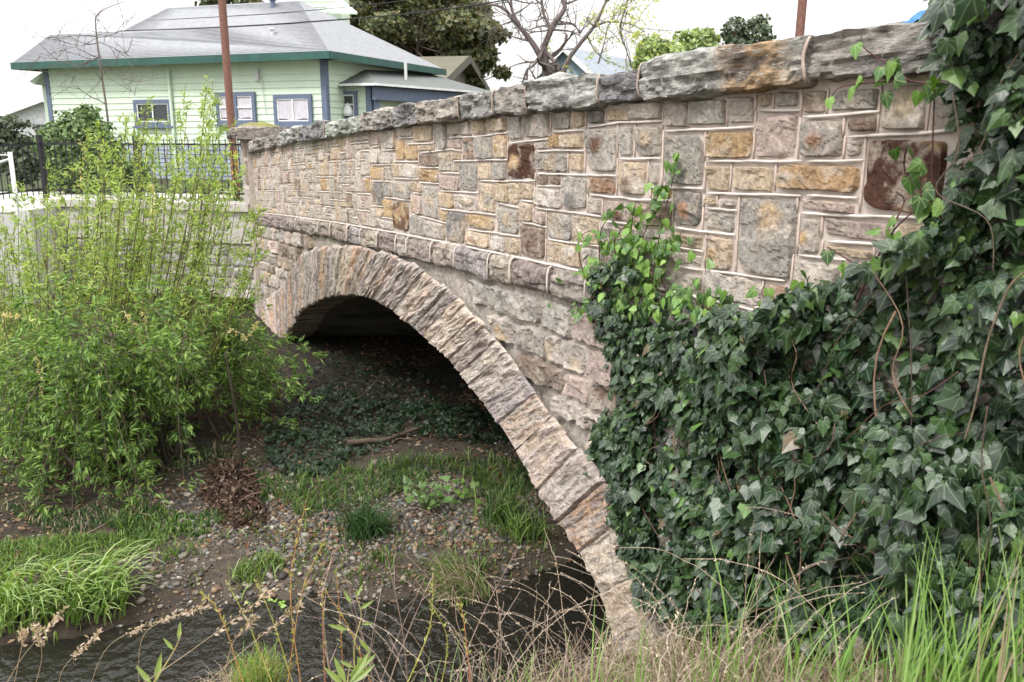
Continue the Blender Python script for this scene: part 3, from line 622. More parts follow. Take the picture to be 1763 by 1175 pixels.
# one long fallen branch under the arch
P = [at(600, 812, 8.2), at(660, 800, 8.3), at(720, 780, 8.6), at(765, 755, 8.9), at(800, 730, 9.2)]
P = np.array([[*p[:2], 0] for p in P]); ss = P@U; tt = P@N+D0
k = np.linspace(0, 4, 22); P = np.stack([np.interp(k, range(5), P[:, c]) for c in range(3)], 1); P[:, 2] = gh(P@U, P@N+D0)+.05
m = MB(); m.tube(P, np.linspace(.03, .012, 22), 7, (.10, .075, .055))
tag(m.build('fallen_branch', mat('dead bark', rough=.95, bump=.8, bscale=50), smooth=True), 'long dark dead branch lying on the bank under the arch', 'branch')

# debris heap
def gpt0(x, y):
    d = ray(x, y); k = np.linspace(2, 16, 500); P = d[None]*k[:, None]; return P[np.argmax(P[:, 2] < gh(P@U, P@N+D0))]
m = MB(); cs_, ct_ = st(gpt0(400, 855)); 
n = 5200; r = rng.random(n)**.6; a = rng.uniform(0, 2*np.pi, n); ss = cs_+.72*r*np.cos(a)+.18*fbm(a*2, r*3, 1, 2); tt = ct_+.22*r*np.sin(a)+.08*fbm(a*3, r*3, 5, 2); hh = .26*(1-r**1.3)*(1+.9*fbm(ss*4, tt*4, 3, 3))*rng.random(n)**.4
zz = gh(ss, tt)+hh
fr = frames(rng.normal(0, 1, (n, 3))+[0, 0, .6], rng.normal(0, 1, (n, 3)))
m.inst(lt, [(0,1,2,3)], W(ss, tt, zz), fr, rng.uniform(.018, .06, n), np.array([(.065,.036,.024),(.09,.05,.032),(.04,.026,.02),(.14,.10,.07)])[rng.integers(0, 4, n)])
for i in range(22):
    j = random.randrange(n); p = W(ss[j], tt[j], zz[j]); d = np.array([random.uniform(-1, 1), random.uniform(-1, 1), random.uniform(-.6, .4)])*random.uniform(.1, .4)
    m.tube(np.array([p-d/2, p+[0, 0, .02], p+d/2]), random.uniform(.003, .010), 4, (.12, .08, .06))
g = np.linspace(0, 1, 9); aa = np.linspace(0, 2*np.pi, 25); G, A = np.meshgrid(g, aa, indexing='ij'); ss = cs_+.55*G*np.cos(A); tt = ct_+.18*G*np.sin(A); m.grid(W(ss, tt, gh(ss, tt)+.17*(1-G**1.5)+.01), (.05, .03, .02), flip=False)
tag(m.build('leaf_pile', mat('debris', rough=.9)), 'reddish brown heap of dead leaves and sticks caught left of the arch', 'leaf pile')
# ================================================================== RETAINING WALL, FENCE, STREET
dAB = (rB-rA); dAB[2] = 0; Lw = np.linalg.norm(dAB); dAB /= Lw; nAB = np.array([dAB[1], -dAB[0], 0]); nAB = nAB*(-1 if nAB@np.array([0, -1, 0]) < 0 else 1)
zTop = (rA[2]+rB[2])/2
M['conc'] = mat('grey concrete', (.42, .40, .37), rough=.9, attr=False, tone=(.75, 1.15), nscale=5, bump=.4, bscale=30, bdist=.01, speck=((.2, .19, .17), 6, .62))
rw = empty('retaining_wall', rA*[1, 1, 0]+[0, 0, -2.4]); tag(rw, 'grey concrete capped retaining wall with rough stone below the black railing', 'retaining wall')
m = MB(); o = np.array([rA[0], rA[1], zTop-.62])-dAB*.15; m.box(o+nAB*.05, dAB*(Lw+.25), -nAB*.45, Z*.62); m.build('concrete_beam', M['conc'], rw)
m = MB(); m.box(o+nAB*.12+Z*.52, dAB*(Lw+.33), -nAB*.55, Z*.12); m.build('cap_slab', M['conc'], rw)
m = MB(); m.box(np.array([o[0], o[1], -2.6])-nAB*.02, dAB*(Lw+.2), -nAB*.4, Z*(zTop-.63+2.6), (1, 1, 1)); lowb = m.build('stone_base', M['conc'], rw)
m = MB(); random.seed(17); zz = zTop-.64
def rockblock(mb, o, a, b, c, col, amp=.03, n=9):        # rough faced block: front face displaced
    u = np.linspace(0, 1, n); A, B = np.meshgrid(u, u, indexing='ij'); ed = np.clip(np.minimum(np.minimum(A, 1-A), np.minimum(B, 1-B))*6, 0, 1)**.5
    P = o+A[..., None]*a+B[..., None]*b; D = ed*(.6+fbm(P[..., 0]*6, P[..., 1]*6, P[..., 2]*6, 3))*amp
    mb.grid(P+D[..., None]*c, np.asarray(col)*(1+.2*fbm(P[..., 0]*3, P[..., 1]*3, P[..., 2]*3, 3))[..., None], flip=True)
while zz > -2.6:
    h = random.uniform(.16, .24); x = 0
    while x < Lw+.2:
        w = random.uniform(.25, .55); rockblock(m, o*[1, 1, 0]+dAB*(x+.01)+Z*(zz-h+.01)-nAB*.015, dAB*(w-.02), Z*(h-.02), nAB, np.array([.36, .35, .33])*random.uniform(.75, 1.2), .08); x += w
    zz -= h
m.build('rough_stones', M['spandrel'], lowb)
# return wall / steps to the left of the corner
zS = -1.25
m = MB(); P = at(-60, 352, 14.2); m.box(np.array([rB[0]-6.5, rB[1]-1.0, zS-1.9]), [6.6, 0, 0], [0, 4.6, 0], [0, 0, 1.94])
tag(m.build('pavement', mat('pale concrete paving', (.46, .455, .44), attr=False, tone=(.9, 1.08), nscale=3), None), 'pale concrete pavement', kind='structure')
m = MB(); a = at(40, 322, 18.5); b = at(560, 326, 18.0); m.box(np.array([-14, 17.0, zS-.015]), [12.5, .3, 0], [0, 1.7, 0], [0, 0, .05])
tag(m.build('path', mat('path concrete', (.5, .49, .47), attr=False)), 'pale footpath', kind='structure')
# railing
M['iron'] = mat('black iron', (.012, .012, .014), rough=.45, attr=False, tone=(.8, 1.3), nscale=30, spec=.5)
def railing(pts, label, zb, ht=1.0, posts=(), first=True):
    e = empty('iron_railing', np.array([*pts[0][:2], zb])); tag(e, label, 'railing', 'black iron railing sections on the retaining wall')
    A, B = np.array([*pts[0][:2], 0.]), np.array([*pts[1][:2], 0.]); L = np.linalg.norm(B-A); d = (B-A)/L; z0, z1 = pts[0][2], pts[1][2]
    zf = lambda x: z0+(z1-z0)*x/L
    m = MB(); x = .06
    while x < L: m.tube(np.array([A+d*x+Z*(zf(x)+.04), A+d*x+Z*(zf(x)+ht-.02), A+d*x+Z*(zf(x)+ht+.04)]), [.010, .010, .001], 5); x += .118
    m.build('pickets', M['iron'], e)
    for h in (.12, ht-.1):
        m = MB(); m.box(A+Z*(zf(0)+h)+nAB*.016, d*L+Z*(z1-z0), -nAB*.032, Z*.035); m.build('rail', M['iron'], e)
    for x in posts:
        m = MB(); m.box(A+d*x+Z*(zf(x)-.02)-d*.035+nAB*.035, d*.07, -nAB*.07, Z*(ht+.06)); m.box(A+d*x+Z*(zf(x)+ht+.04)-d*.045+nAB*.045, d*.09, -nAB*.09, Z*.025); m.build('post', M['iron'], e)
    return e
fb = -nAB*.22
pB = np.array([*(rB+fb)[:2], zTop+.02])+dAB*(-.0); pA = np.array([*(rA+fb)[:2], zTop+.02])
cB = pB+dAB*.45
railing([pA, pB+(dAB*.40)], 'black iron picket railing between the round-capped bridge pillar and the corner post', zTop, 1.0, (0.02, 2.15, Lw+.36))
far_ = at(-260, 356, 12.5)
railing([np.array([*(pB+dAB*.45)[:2], zTop+.02]), np.array([far_[0], far_[1], zTop-.10])], 'black iron picket railing running left from the corner post out of view', zTop, 1.0, (3.2,))
# white pipe frame
M['white'] = mat('white painted metal', (.55, .56, .55), rough=.5, attr=False, tone=(.85, 1.05), nscale=20)
q0, q1, q2 = at(17, 262, 13.2), at(28, 372, 13.2), at(34, 520, 13.2)
e = empty('white_pipe_frame', [q0[0], q0[1], q2[2]]); tag(e, 'white metal pipe frame standing at the left edge in front of the railing', 'pipe frame')
m = MB(); m.tube(np.array([[q0[0], q0[1], q2[2]], q0]), .032, 10); m.build('post', M['white'], e, smooth=True)
m = MB(); m.tube(np.array([at(-60, 366, 13.2), at(26, 366, 13.2)]), .02, 8); m.build('rail', M['white'], e, smooth=True)
m = MB(); m.tube(np.array([at(-30, 290, 13.2), at(17, 274, 13.2)]), .02, 8); m.build('brace', M['white'], e, smooth=True)
m = MB(); m.tube(np.array([at(-30, 266, 13.2), at(17, 268, 13.2)]), .012, 8); m.build('wire', M['white'], e, smooth=True)

# ================================================================== GREEN HOUSE
C0 = at(556, 97, 24.0); C1 = at(80, 120, 27.4); ug = C1-C0; ug[2] = 0; Lh = np.linalg.norm(ug); ug /= Lh      # front wall direction (to the left)
wg = np.array([-ug[1], ug[0], 0]); wg = wg if wg[1] > 0 else -wg                                            # into the house
e1 = at(738, 128, 31.5); depth_h = 5.9
ze = (C0[2]+C1[2])/2+.02; z0 = -1.3
wallP = C0.copy()
hp = lambda x, y: onplane(x, y, wallP, wg)
def hc(P): return float((P-C0)@ug), float(P[2])
def H(a, b, z): return np.array([C0[0], C0[1], 0])+ug*a+wg*b+Z*z
house = empty('green_house', H(0, 0, z0)); tag(house, 'pale green clapboard house with grey hipped roof and blue-grey trim', 'house')
M['clap'] = mat('pale green clapboard', (.57, .68, .55), rough=.6, attr=True, tone=(.93, 1.04), nscale=2)
M['trim'] = mat('blue grey trim', (.115, .145, .215), rough=.6, attr=False, tone=(.9, 1.1))
M['fascia'] = mat('dark green fascia', (.028, .085, .07), rough=.6, attr=False, tone=(.75, 1.3), nscale=2)
M['shingle'] = mat('grey roof shingles', (.23, .238, .255), rough=.9, attr=True, tone=(.85, 1.12), nscale=5, bump=.4, bscale=20, bdist=.02, stretch=None)
M['glass'] = mat('window glass', (.03, .035, .04), rough=.08, attr=False, spec=.8)
M['curtain'] = mat('pale curtain', (.52, .50, .55), rough=.8, attr=True, tone=(.85, 1.1), nscale=8)
M['wtrim'] = mat('white sash', (.75, .76, .77), rough=.5, attr=False)
def claps(mb, o, d, L, zb, zt, out, step=.172, col=(1, 1, 1)):
    z = zb
    while z < zt-.01:
        h = min(step, zt-z); a = o+Z*z+out*.030; b = o+Z*(z+h)+out*.006
        mb.add([a, a+d*L, b+d*L, b], [(0, 1, 2, 3)], col); c = o+Z*z+out*.006; mb.add([c, c+d*L, a+d*L, a], [(0, 1, 2, 3)], col); z += h
m = MB(); zs = -.35
claps(m, H(0, 0, 0)-Z*0, ug, Lh, zs, ze, -wg); claps(m, H(0, 0, 0), wg, depth_h, zs, ze, -ug)
m.box(H(0, .0, z0), ug*Lh, wg*depth_h, Z*(ze-z0), (1, 1, 1)); m.build('wall', M['clap'], house)
m = MB(); claps(m, H(-.03, -.02, 0), ug, Lh+.06, z0, zs-.02, -wg, step=.12); claps(m, H(-.03, -.02, 0), wg, depth_h, z0, zs-.02, -ug, .12)
m.build('skirting', mat('blue grey skirting', (.25, .29, .36), attr=False, rough=.7), house)
for a in (0, Lh):
    m = MB(); m.box(H(a-.08, -.05, z0), ug*.16, wg*.16, Z*(ze-z0)); m.build('corner_board', M['trim'], house)
# roof
E1 = at(18, 112, 27.9); E2 = at(562, 90, 23.3); zr = (E1[2]+E2[2])/2
ov = .55
c_fr = H(-ov, -ov, ze+.08); c_fl = H(Lh+ov+.2, -ov, ze+.08); c_br = H(-ov, depth_h+ov, ze+.08); c_bl = H(Lh+ov+.2, depth_h+ov, ze+.08)
# front roof plane through the front eave, pitch from the ridge point
Rr = at(515, 2, 27.6); Rr = np.array([Rr[0], Rr[1], Rr[2]]); b_r = float((Rr-C0)@wg); slope = (Rr[2]-(ze+.08))/(b_r+ov)
nrm = np.cross(c_fl-c_fr, np.array([*wg[:2], slope])); nrm /= np.linalg.norm(nrm)
fp = lambda x, y: onplane(x, y, c_fr, nrm)
R2 = fp(515, 1); R1 = fp(290, 18); L1 = fp(208, 55); L0 = fp(88, 65)
R1[2] = R2[2]; L0[2] = L1[2]
def mirror(P): a = (P-C0)@ug; return P
mid = depth_h/2
m = MB()
back = lambda P: P+wg*max(.2, 2*(R2-C0)@wg-2*(P-C0)@wg+.3)
m.add([c_fr, c_fl, L0, L1, R1, R2], [(0, 5, 4), (0, 4, 3), (0, 3, 2), (0, 2, 1)])
m.add([c_fr, R2, c_br], [(0, 2, 1)])
bl0, bl1 = back(L0), back(L1)
m.add([c_fl, L0, bl0, c_bl], [(0, 1, 2, 3)]); m.add([L0, L1, bl1, bl0], [(0, 1, 2, 3)]); m.add([L1, R1, bl1], [(0, 1, 2)])
m.add([c_br, c_bl, bl0, bl1, R1, R2], [(0, 4, 5), (0, 3, 4), (0, 2, 3), (0, 1, 2)])
m.add([c_fr-Z*.12, c_fl-Z*.12, c_bl-Z*.12, c_br-Z*.12], [(0, 1, 2, 3)])
roof = m.build('roof', M['shingle'], house)
# shingle courses as thin raised lines
m = MB()
for i in range(1, 40):
    f = i/40; z = c_fr[2]+(R2[2]-c_fr[2])*f
    A = c_fr+(R2-c_fr)*f
    if z < L0[2]: B = c_fl+(L0-c_fl)*((z-c_fl[2])/(L0[2]-c_fl[2]))
    else: B = L1+(R1-L1)*((z-L1[2])/(R1[2]-L1[2]))
    nn = nrm if nrm[2] > 0 else -nrm
    m.add([A+nn*.012, B+nn*.012, B+nn*.016-wg*.05-Z*.028, A+nn*.016-wg*.05-Z*.028], [(0, 1, 2, 3)], (.95, .95, .95))
m.build('shingle_courses', M['shingle'], roof)
for a, b, nm in ((c_fr, c_fl, 0), (c_fr, c_br, 1), (c_fl, c_bl, 2)):
    m = MB(); outn = (-wg, -ug, ug)[nm]; m.box(a-Z*.17, b-a, outn*.04, Z*.19); m.build('fascia_board', M['fascia'], house)
m = MB(); m.add([c_fr-Z*.15, c_fl-Z*.15, c_fl-Z*.15+wg*ov, c_fr-Z*.15+wg*ov], [(0, 1, 2, 3)], (.6, .6, .6)); m.add([c_fr-Z*.15, c_br-Z*.15, c_br-Z*.15+ug*ov, c_fr-Z*.15+ug*ov], [(0, 1, 2, 3)], (.6, .6, .6)); m.build('soffit', M['clap'], house)
# roof vents
for (x, y, s_) in ((470, 14, .16), (469, 62, .12)):
    P = fp(x, y); m = MB(); m.tube(np.array([P-Z*.05, P+Z*s_*1.3]), s_*.45, 10, (.8, .8, .8)); m.tube(np.array([P+Z*s_*1.3, P+Z*s_*1.6, P+Z*s_*1.8]), [s_*.8, s_*.8, s_*.3], 10, (.8, .8, .8)); m.build('roof_vent', M['trim'] if y < 30 else M['white'], roof)
def window(x0, y0, x1, y1, pl=None, up=None, kind='slide', parent=None, dark=False, white=False):
    a0, zb0 = hc(hp(x0, (y0+y1)/2)); a1, _ = hc(hp(x1, (y0+y1)/2)); zt = hp((x0+x1)/2, y0)[2]; zb = hp((x0+x1)/2, y1)[2]
    o = H(min(a0, a1), -.04, zb); w = abs(a1-a0); h = zt-zb; t_ = .105
    return winbox(o, ug, -wg, w, h, t_, kind, dark, house)
def winbox(o, d, out, w, h, t_, kind, dark, parent):
    fr = MB()
    for (a, b, ww, hh) in ((0, 0, w, t_), (0, h-t_, w, t_), (0, t_, t_, h-2*t_), (w-t_, t_, t_, h-2*t_)): fr.box(o+d*a+Z*b, d*ww, out*.07, Z*hh)
    if kind == 'double': fr.box(o+d*(w/2-.05)+Z*t_, d*.10, out*.07, Z*(h-2*t_))
    win = fr.build('window', M['trim'], parent)
    g = MB(); g.box(o+d*t_+Z*t_+out*.004, d*(w-2*t_), out*.012, Z*(h-2*t_)); g.build('pane', M['glass'], win)
    if not dark:
        c = MB(); n = 40; u = np.linspace(0, 1, n); ww = w-2*t_-.02
        X = o+d*(t_+.01)+u[:, None]*d*ww+out*(.022+.006*np.sin(u*60)[:, None]+0); P = np.stack([X+Z*(t_+.05+.02*np.sin(u*9)[:, None]), X+Z*(h-t_-.02)], 1); c.grid(P); c.build('curtain', M['curtain'], win)
    s_ = MB(); tt = .032
    for (a, b, ww, hh) in ((t_, t_, w-2*t_, tt), (t_, h-t_-tt, w-2*t_, tt), (t_, t_, tt, h-2*t_), (w-t_-tt, t_, tt, h-2*t_)): s_.box(o+d*a+Z*b+out*.03, d*ww, out*.02, Z*hh)
    if kind == 'slide': s_.box(o+d*(w/2-.02)+Z*t_+out*.03, d*.04, out*.025, Z*(h-2*t_))
    else: s_.box(o+d*t_+Z*(h*.5)+out*.03, d*(w-2*t_), out*.025, Z*.035)
    s_.build('sash', M['wtrim'], win)
    sl = MB(); sl.box(o-d*.05-Z*.06, d*(w+.1), out*.12, Z*.058); sl.build('sill', M['trim'], win)
    return win
window(235, 172, 299, 217, dark=True); window(376, 159, 443, 214, kind='double'); window(475, 163, 540, 216)
# service mast wires on the wall
m = MB(); P = hp(448, 100)-wg*.08; Q = hp(460, 196)-wg*.06; m.tube(np.array([P, (P+Q)/2, Q]), .012, 5); m.box(hp(449, 140)-wg*.1, ug*.12, wg*.08, Z*.3); m.build('service_cable', M['white'], house)
# porch bay on the right side
pa = lambda a, b, z: H(a, b, z)
Pq = at(600, 150, 25.6); b0 = float((Pq-C0)@wg); b0 = 1.0
qR = onplane(638, 160, H(0, b0, 0), wg); aR = float((qR-C0)@ug); zpe = onplane(600, 147, H(0, b0, 0), wg)[2]
m = MB(); claps(m, H(-.02, b0, 0), -ug, abs(aR), zs, zpe, -wg); m.box(H(0, b0+.0, z0), -ug*abs(aR), wg*3.2, Z*(zpe-z0)); m.build('bay_wall', M['clap'], house)
o = onplane(617, 205, H(0, b0-.04, 0), wg); o2 = onplane(581, 158, H(0, b0-.04, 0), wg); wv = winbox(np.array([*o[:2], o[2]]), ug, -wg, float((o2-o)@ug), o2[2]-o[2], .09, 'hung', True, house)
P = onplane(599, 190, H(0, b0-.12, 0), wg)
m = MB(); m.tube(np.array([P-Z*.16, P-Z*.02, P+Z*.08, P+Z*.2]), [.13, .14, .10, .01], 8, (1, 1, 1)); m.build('figurine', M['wtrim'], wv, smooth=True)
m = MB(); m.box(H(aR-.03, b0-.05, z0), ug*.16, wg*.14, Z*(zpe-z0)); m.build('corner_board', M['trim'], house)
pe = at(776, 164, 31.0); aP = float((pe-C0)@ug)+.1; bP = 7.2
# porch roof: eave low on the outside, rising to the main wall
x_in = 0.0; zpt = ze-.12; ap = onplane(622, 106, H(0, b0+1.6, 0), wg); ap = H(float((ap-C0)@ug), b0+1.6, min(ap[2], ze-.02))
ea = H(.05, b0-.35, zpe+.02); eb = H(aR-.35, b0-.35, zpe+.02); ec = H(aR-.35-1.1, 6.6, zpe-.0); top2 = H(-.05, 6.0, ap[2])
m = MB(); m.add([ea, eb, ap], [(0, 1, 2)], (.5, .56, .47)); m.add([eb, ec, top2, ap], [(0, 1, 2, 3)], (.55, .58, .52)); m.add([ea, ap, H(.05, b0+1.6, ap[2])], [(0, 1, 2)], (.5, .52, .48)); m.add([q-Z*.05 for q in (ea, eb, ec, H(0, 6.6, zpe))], [(0, 1, 2, 3)], (.3, .3, .3))
m.build('porch_roof', M['shingle'], house)
m = MB(); m.box(eb-Z*.42+ug*.12+wg*.2, (ec-eb), ug*.1, Z*.34); m.build('porch_beam', M['trim'], house)
m = MB(); m.box(ea-Z*.06, eb-ea, -wg*.03, Z*.06); m.box(eb-Z*.06, ec-eb, -ug*.03, Z*.06); m.build('gutter', M['wtrim'], house)
for f in (.02, .33, .64, .97):
    P = eb+(ec-eb)*f+ug*.17+wg*.25; m = MB(); m.box(np.array([P[0], P[1], z0]), ug*.13, wg*.13, Z*(zpe-.35-z0)); m.build('porch_post', M['trim'], house)
m = MB(); P = (eb*.6+ec*.4)+ug*.75; m.tube(np.array([P, P+Z*.75]), .045, 8); m.build('vent_pipe', M['white'], house)
m = MB(); P = H(Lh*.52, -.10, ze-.2); m.tube(np.array([P, [P[0], P[1], z0+.1]]), .045, 8); m.build('downpipe', M['clap'], house)
# pale green roof dormer
D0_ = at(552, 45, 30.0)
m = MB(); o = at(588, 42, 30.); o2 = at(517, 42, 30.0); claps(m, np.array([o[0], o[1], 0]), np.array([-1, 0, 0]), float(o[0]-o2[0]), o[2]-2.2, o[2]+1.3, np.array([0, -1, 0]), .17)
m.box([o2[0], o2[1]+.01, o[2]-2.2], [float(o[0]-o2[0])-.01, 0, 0], [0, 1.6, 0], [0, 0, 3.5]); dm = m.build('dormer', M['clap'], house)
m = MB(); a = at(513, -3, 29.7); b = at(590, 6, 29.7); c = at(616, 22, 29.4); m.add([at(560, 8, 29.9), b+Z*.1, c, at(572, 22, 29.2), at(566, 20, 29.2)], [(0, 1, 2, 3, 4)]); m.add([at(560, 9.5, 29.9), b+Z*.02, c-Z*.05, at(572, 24, 29.2), at(566, 22, 29.2)], [(0, 4, 3, 2, 1)]); m.build('awning', M['clap'], dm)
# left bay (seen below the eave)
m = MB(); P = at(78, 122, 27.7); pa_ = [at(74, 124, 27.6), at(50, 141, 27.6), at(60, 146, 27.6), at(80, 146, 27.8)]; m.add([*pa_, *[q+np.array([0, 2.0, 0]) for q in pa_]], [(0, 1, 2, 3), (7, 6, 5, 4), (0, 4, 5, 1), (1, 5, 6, 2), (2, 6, 7, 3)], (.85, .85, .85)); m.build('bay_roof', M['clap'], house)
m = MB(); q = at(72, 146, 27.9); m.box([q[0], q[1], z0], [.28, 0, 0], [0, 1.6, 0], [0, 0, q[2]-z0]); m.build('bay_wall', M['clap'], house)
# ================================================================== PLANT HELPERS
def proj(P):
    P = np.asarray(P); c, sn = math.cos(PITCH), math.sin(PITCH)
    zc = P[..., 1]*c-P[..., 2]*sn; yc = P[..., 1]*sn+P[..., 2]*c
    return 881.5+F_PX*P[..., 0]/zc, 587.5-F_PX*yc/zc, zc
def inpoly(x, y, poly):
    r = np.zeros(np.shape(x), bool); p = poly
    for i in range(len(p)):
        (x0, y0), (x1, y1) = p[i], p[(i+1) % len(p)]
        c = ((y0 > y) != (y1 > y)) & (x < (x1-x0)*(y-y0)/(y1-y0+1e-9)+x0); r ^= c
    return r
def gpt(x, y, dz=0.):                                    # photo pixel -> point on the ground
    d = ray(x, y); k = np.linspace(2, 16, 500); P = d[None]*k[:, None]
    h = gh(P@U, P@N+D0)+dz; i = np.argmax(P[:, 2] < h); return P[i]
def onground(P):
    P = np.array(P, float); P[2] = float(gh(P@U, P@N+D0)); return P
def ncol(cols, n, lo=.8, hi=1.2): return np.array(cols)[rng.integers(0, len(cols), n)]*rng.uniform(lo, hi, (n, 1))
def catm(pts, n):
    P = np.asarray(pts, float); q = np.linspace(0, len(P)-1, n); out = np.empty((n, 3))
    for j, x in enumerate(q):
        i = min(int(x), len(P)-2); f = x-i; a, b, c, d = P[max(i-1, 0)], P[i], P[i+1], P[min(i+2, len(P)-1)]
        out[j] = .5*((2*b)+(-a+c)*f+(2*a-5*b+4*c-d)*f*f+(-a+3*b-3*c+d)*f**3)
    return out
def blades(mb, base, head, length, width, bend, col, seg=5, up=1.0, tipcol=None):
    # base (n,3), head = horizontal heading angle, bend = how far the tip falls over
    n = len(base); k = np.linspace(0, 1, seg)[None, :]; L = length[:, None]; b = bend[:, None]
    th = b*k**1.3; hx = np.cumsum(np.sin(th), 1)/seg*L; hz = np.cumsum(np.cos(th), 1)/seg*L
    hx -= hx[:, :1]; hz -= hz[:, :1]
    dx, dy = np.cos(head)[:, None], np.sin(head)[:, None]
    cx = base[:, 0:1]+dx*hx; cy = base[:, 1:2]+dy*hx; cz = base[:, 2:3]+hz*up
    w = width[:, None]*(1-k**2.2)*.5+.0004
    tw = rng.uniform(-1, 1, (n, 1)); px = -dy*np.cos(tw)+dx*np.sin(tw); py = dx*np.cos(tw)+dy*np.sin(tw)
    Lf = np.stack([cx-px*w, cy-py*w, cz], -1); Rt = np.stack([cx+px*w, cy+py*w, cz+.15*w], -1)
    V = np.stack([Lf, Rt], 2).reshape(n, seg*2, 3)
    f = np.array([[2*i, 2*i+1, 2*i+3, 2*i+2] for i in range(seg-1)])
    F = f[None]+(np.arange(n)*seg*2)[:, None, None]
    c = np.repeat(col[:, None], seg*2, 1)
    if tipcol is not None:
        kk = np.repeat(np.linspace(0, 1, seg), 2)[None, :, None]**2; c = c*(1-kk)+tipcol[:, None]*kk
    mb.add(V.reshape(-1, 3), F.reshape(-1, 4), c.reshape(-1, 3))
def leafmat(name, rough=.5, spec=.4, transl=.3, tone=(.85, 1.15), nscale=40, **k): return mat(name, rough=rough, spec=spec, transl=transl, tone=tone, nscale=nscale, **k)
M['grass'] = leafmat('grass blades', .55, .35, .35)
M['willow'] = leafmat('willow leaves', .5, .4, .4)
M['ivy'] = leafmat('ivy leaves', .33, .55, .10, bump=.3, bscale=60, bdist=.006, tone=(.7, 1.3), nscale=25); add_veins(M['ivy'], .45, (.16, .24, .13))
M['young'] = leafmat('young ivy leaves', .42, .45, .35)
M['ivyyoung'] = leafmat('young ivy', .4, .5, .35); add_veins(M['ivyyoung'], .5, (.45, .6, .25))
M['bark'] = mat('bark', rough=.9, tone=(.6, 1.4), nscale=30, bump=.6, bscale=60, bdist=.01)
M['dark'] = leafmat('bush leaves', .5, .4, .2)
LANCE = [(0,0,0),(.14,.35,.03),(.09,.72,0),(0,1,-.06),(-.09,.72,0),(-.14,.35,.03),(0,.4,-.02)]; LANCEF = [(0,1,6),(1,2,6),(2,3,6),(3,4,6),(4,5,6),(5,0,6)]
W4 = [(0,0,0),(.13,.45,.03),(0,1,-.06),(-.13,.45,.03)]
LEAF4 = [(0,0,0),(.2,.45,.05),(0,1,-.05),(-.2,.45,.05)]; LEAF4F = [(0,1,2,3)]

# ================================================================== IVY
half = [(.09,-.08),(.26,-.15),(.42,-.06),(.43,.12),(.50,.34),(.35,.47),(.20,.70)]
IV = [(0,0,0)]+[(x,y,0) for x, y in half]+[(0,1.02,0)]+[(-x,y,0) for x, y in half[::-1]]+[(0,.34,0)]
IV = np.array(IV, float); IV[:, 2] = -.22*abs(IV[:, 0])**1.3-.12*np.clip(IV[:, 1], 0, 2)**2+.06; IV[0, 2] = 0; IV[-1, 2] += .03
nI = len(IV)-1; IVF = [(i, (i+1) % nI, nI) for i in range(nI)]
hh_ = [(.12,-.13),(.36,-.12),(.48,.14),(.38,.46),(.18,.76)]
HV = np.array([(0,0,0)]+[(x,y,0) for x, y in hh_]+[(0,1.05,0)]+[(-x,y,0) for x, y in hh_[::-1]]+[(0,.34,0)], float); HV[:, 2] = -.2*abs(HV[:, 0])-.1*HV[:, 1]**2; nH = len(HV)-1; HVF = [(i, (i+1) % nH, nH) for i in range(nH)]
poly = [(1012,505),(1028,452),(1062,445),(1090,470),(1140,492),(1190,528),(1240,540),(1300,538),(1340,508),(1400,490),(1455,470),(1515,440),(1575,405),(1632,360),(1652,262),(1645,170),(1625,100),(1605,45),(1612,-5),(1650,-60),(1900,-200),(2200,-200),(2200,1200),(1480,1120),(1300,1120),(1200,1090),(1105,1040),(1072,935),(1036,868),(1012,815),(1030,740),(1048,680),(1040,600),(1018,540)]
ivy = empty('ivy', W(2.2, .2, -2.0)); tag(ivy, 'dark green ivy mass climbing over the near end of the stone bridge', 'ivy')
def Tivy(s, z):
    b = np.interp(s, [-1, 1.2, 2.2, 3.0, 3.9, 4.5], [.40, .36, .28, .19, .10, .05])
    return b*(1+.28*fbm(s*1.8, z*1.8, 5, 3)+.35*fbm(s*4.5, z*4.5, 8, 2))+.03
n = 100000; s = rng.uniform(.2, 4.7, n); z = rng.uniform(-2.75, 1.3, n); T = Tivy(s, z); lay = rng.random(n)**.6
t = np.where(lay > .12, T*lay, .02+.05*rng.random(n)); t = np.maximum(t, .03)
ex_ = np.arange(n) > n*.86; s[ex_] = rng.uniform(1.0, 3.0, ex_.sum()); T = Tivy(s, z); t = np.where(ex_, rng.uniform(.02, .5, n)*T+.02, t)
over = z > .30; t = np.where(over & (rng.random(n) < .6), rng.uniform(-.5, .5, n), t)
# hollows in the outer shell
hol = fbm(s*3.6, z*3.6, 77, 4) > .10; kill = hol & (t > T*.38)
P = W(s, t, z); X, Y, _ = proj(P); ok = inpoly(X+10*fbm(s*9, z*9, 3, 2), Y+12*fbm(s*9, z*9, 6, 2), poly) & ~kill
s, z, t, P, X, Y, lay = s[ok], z[ok], t[ok], P[ok], X[ok], Y[ok], lay[ok]; n = len(s)
size = np.interp(s, [1.2, 2.2, 3.0, 3.6, 4.5], [.050, .052, .052, .042, .033])*np.clip(rng.lognormal(0, .36, n), .4, 1.75)
keep = rng.random(n) < np.interp(s, [1, 2.5, 3.4, 4.5], [.8, .8, .95, 1.0]); s, z, t, P, X, Y, size, lay = [q[keep] for q in (s, z, t, P, X, Y, size, lay)]; n = len(s)
nr = N*1.0+Z*.50+rng.normal(0, .55, (n, 3)); tp = -Z*1.0+rng.normal(0, .45, (n, 3))+N*.15
fr = frames(nr, tp)
base = ncol([(.012,.029,.012),(.018,.041,.015),(.009,.022,.011),(.034,.070,.020),(.014,.033,.015),(.024,.052,.016)], n, .65, 1.45)
dd_ = rng.random(n) < .006; base[dd_] = (.09, .06, .03)
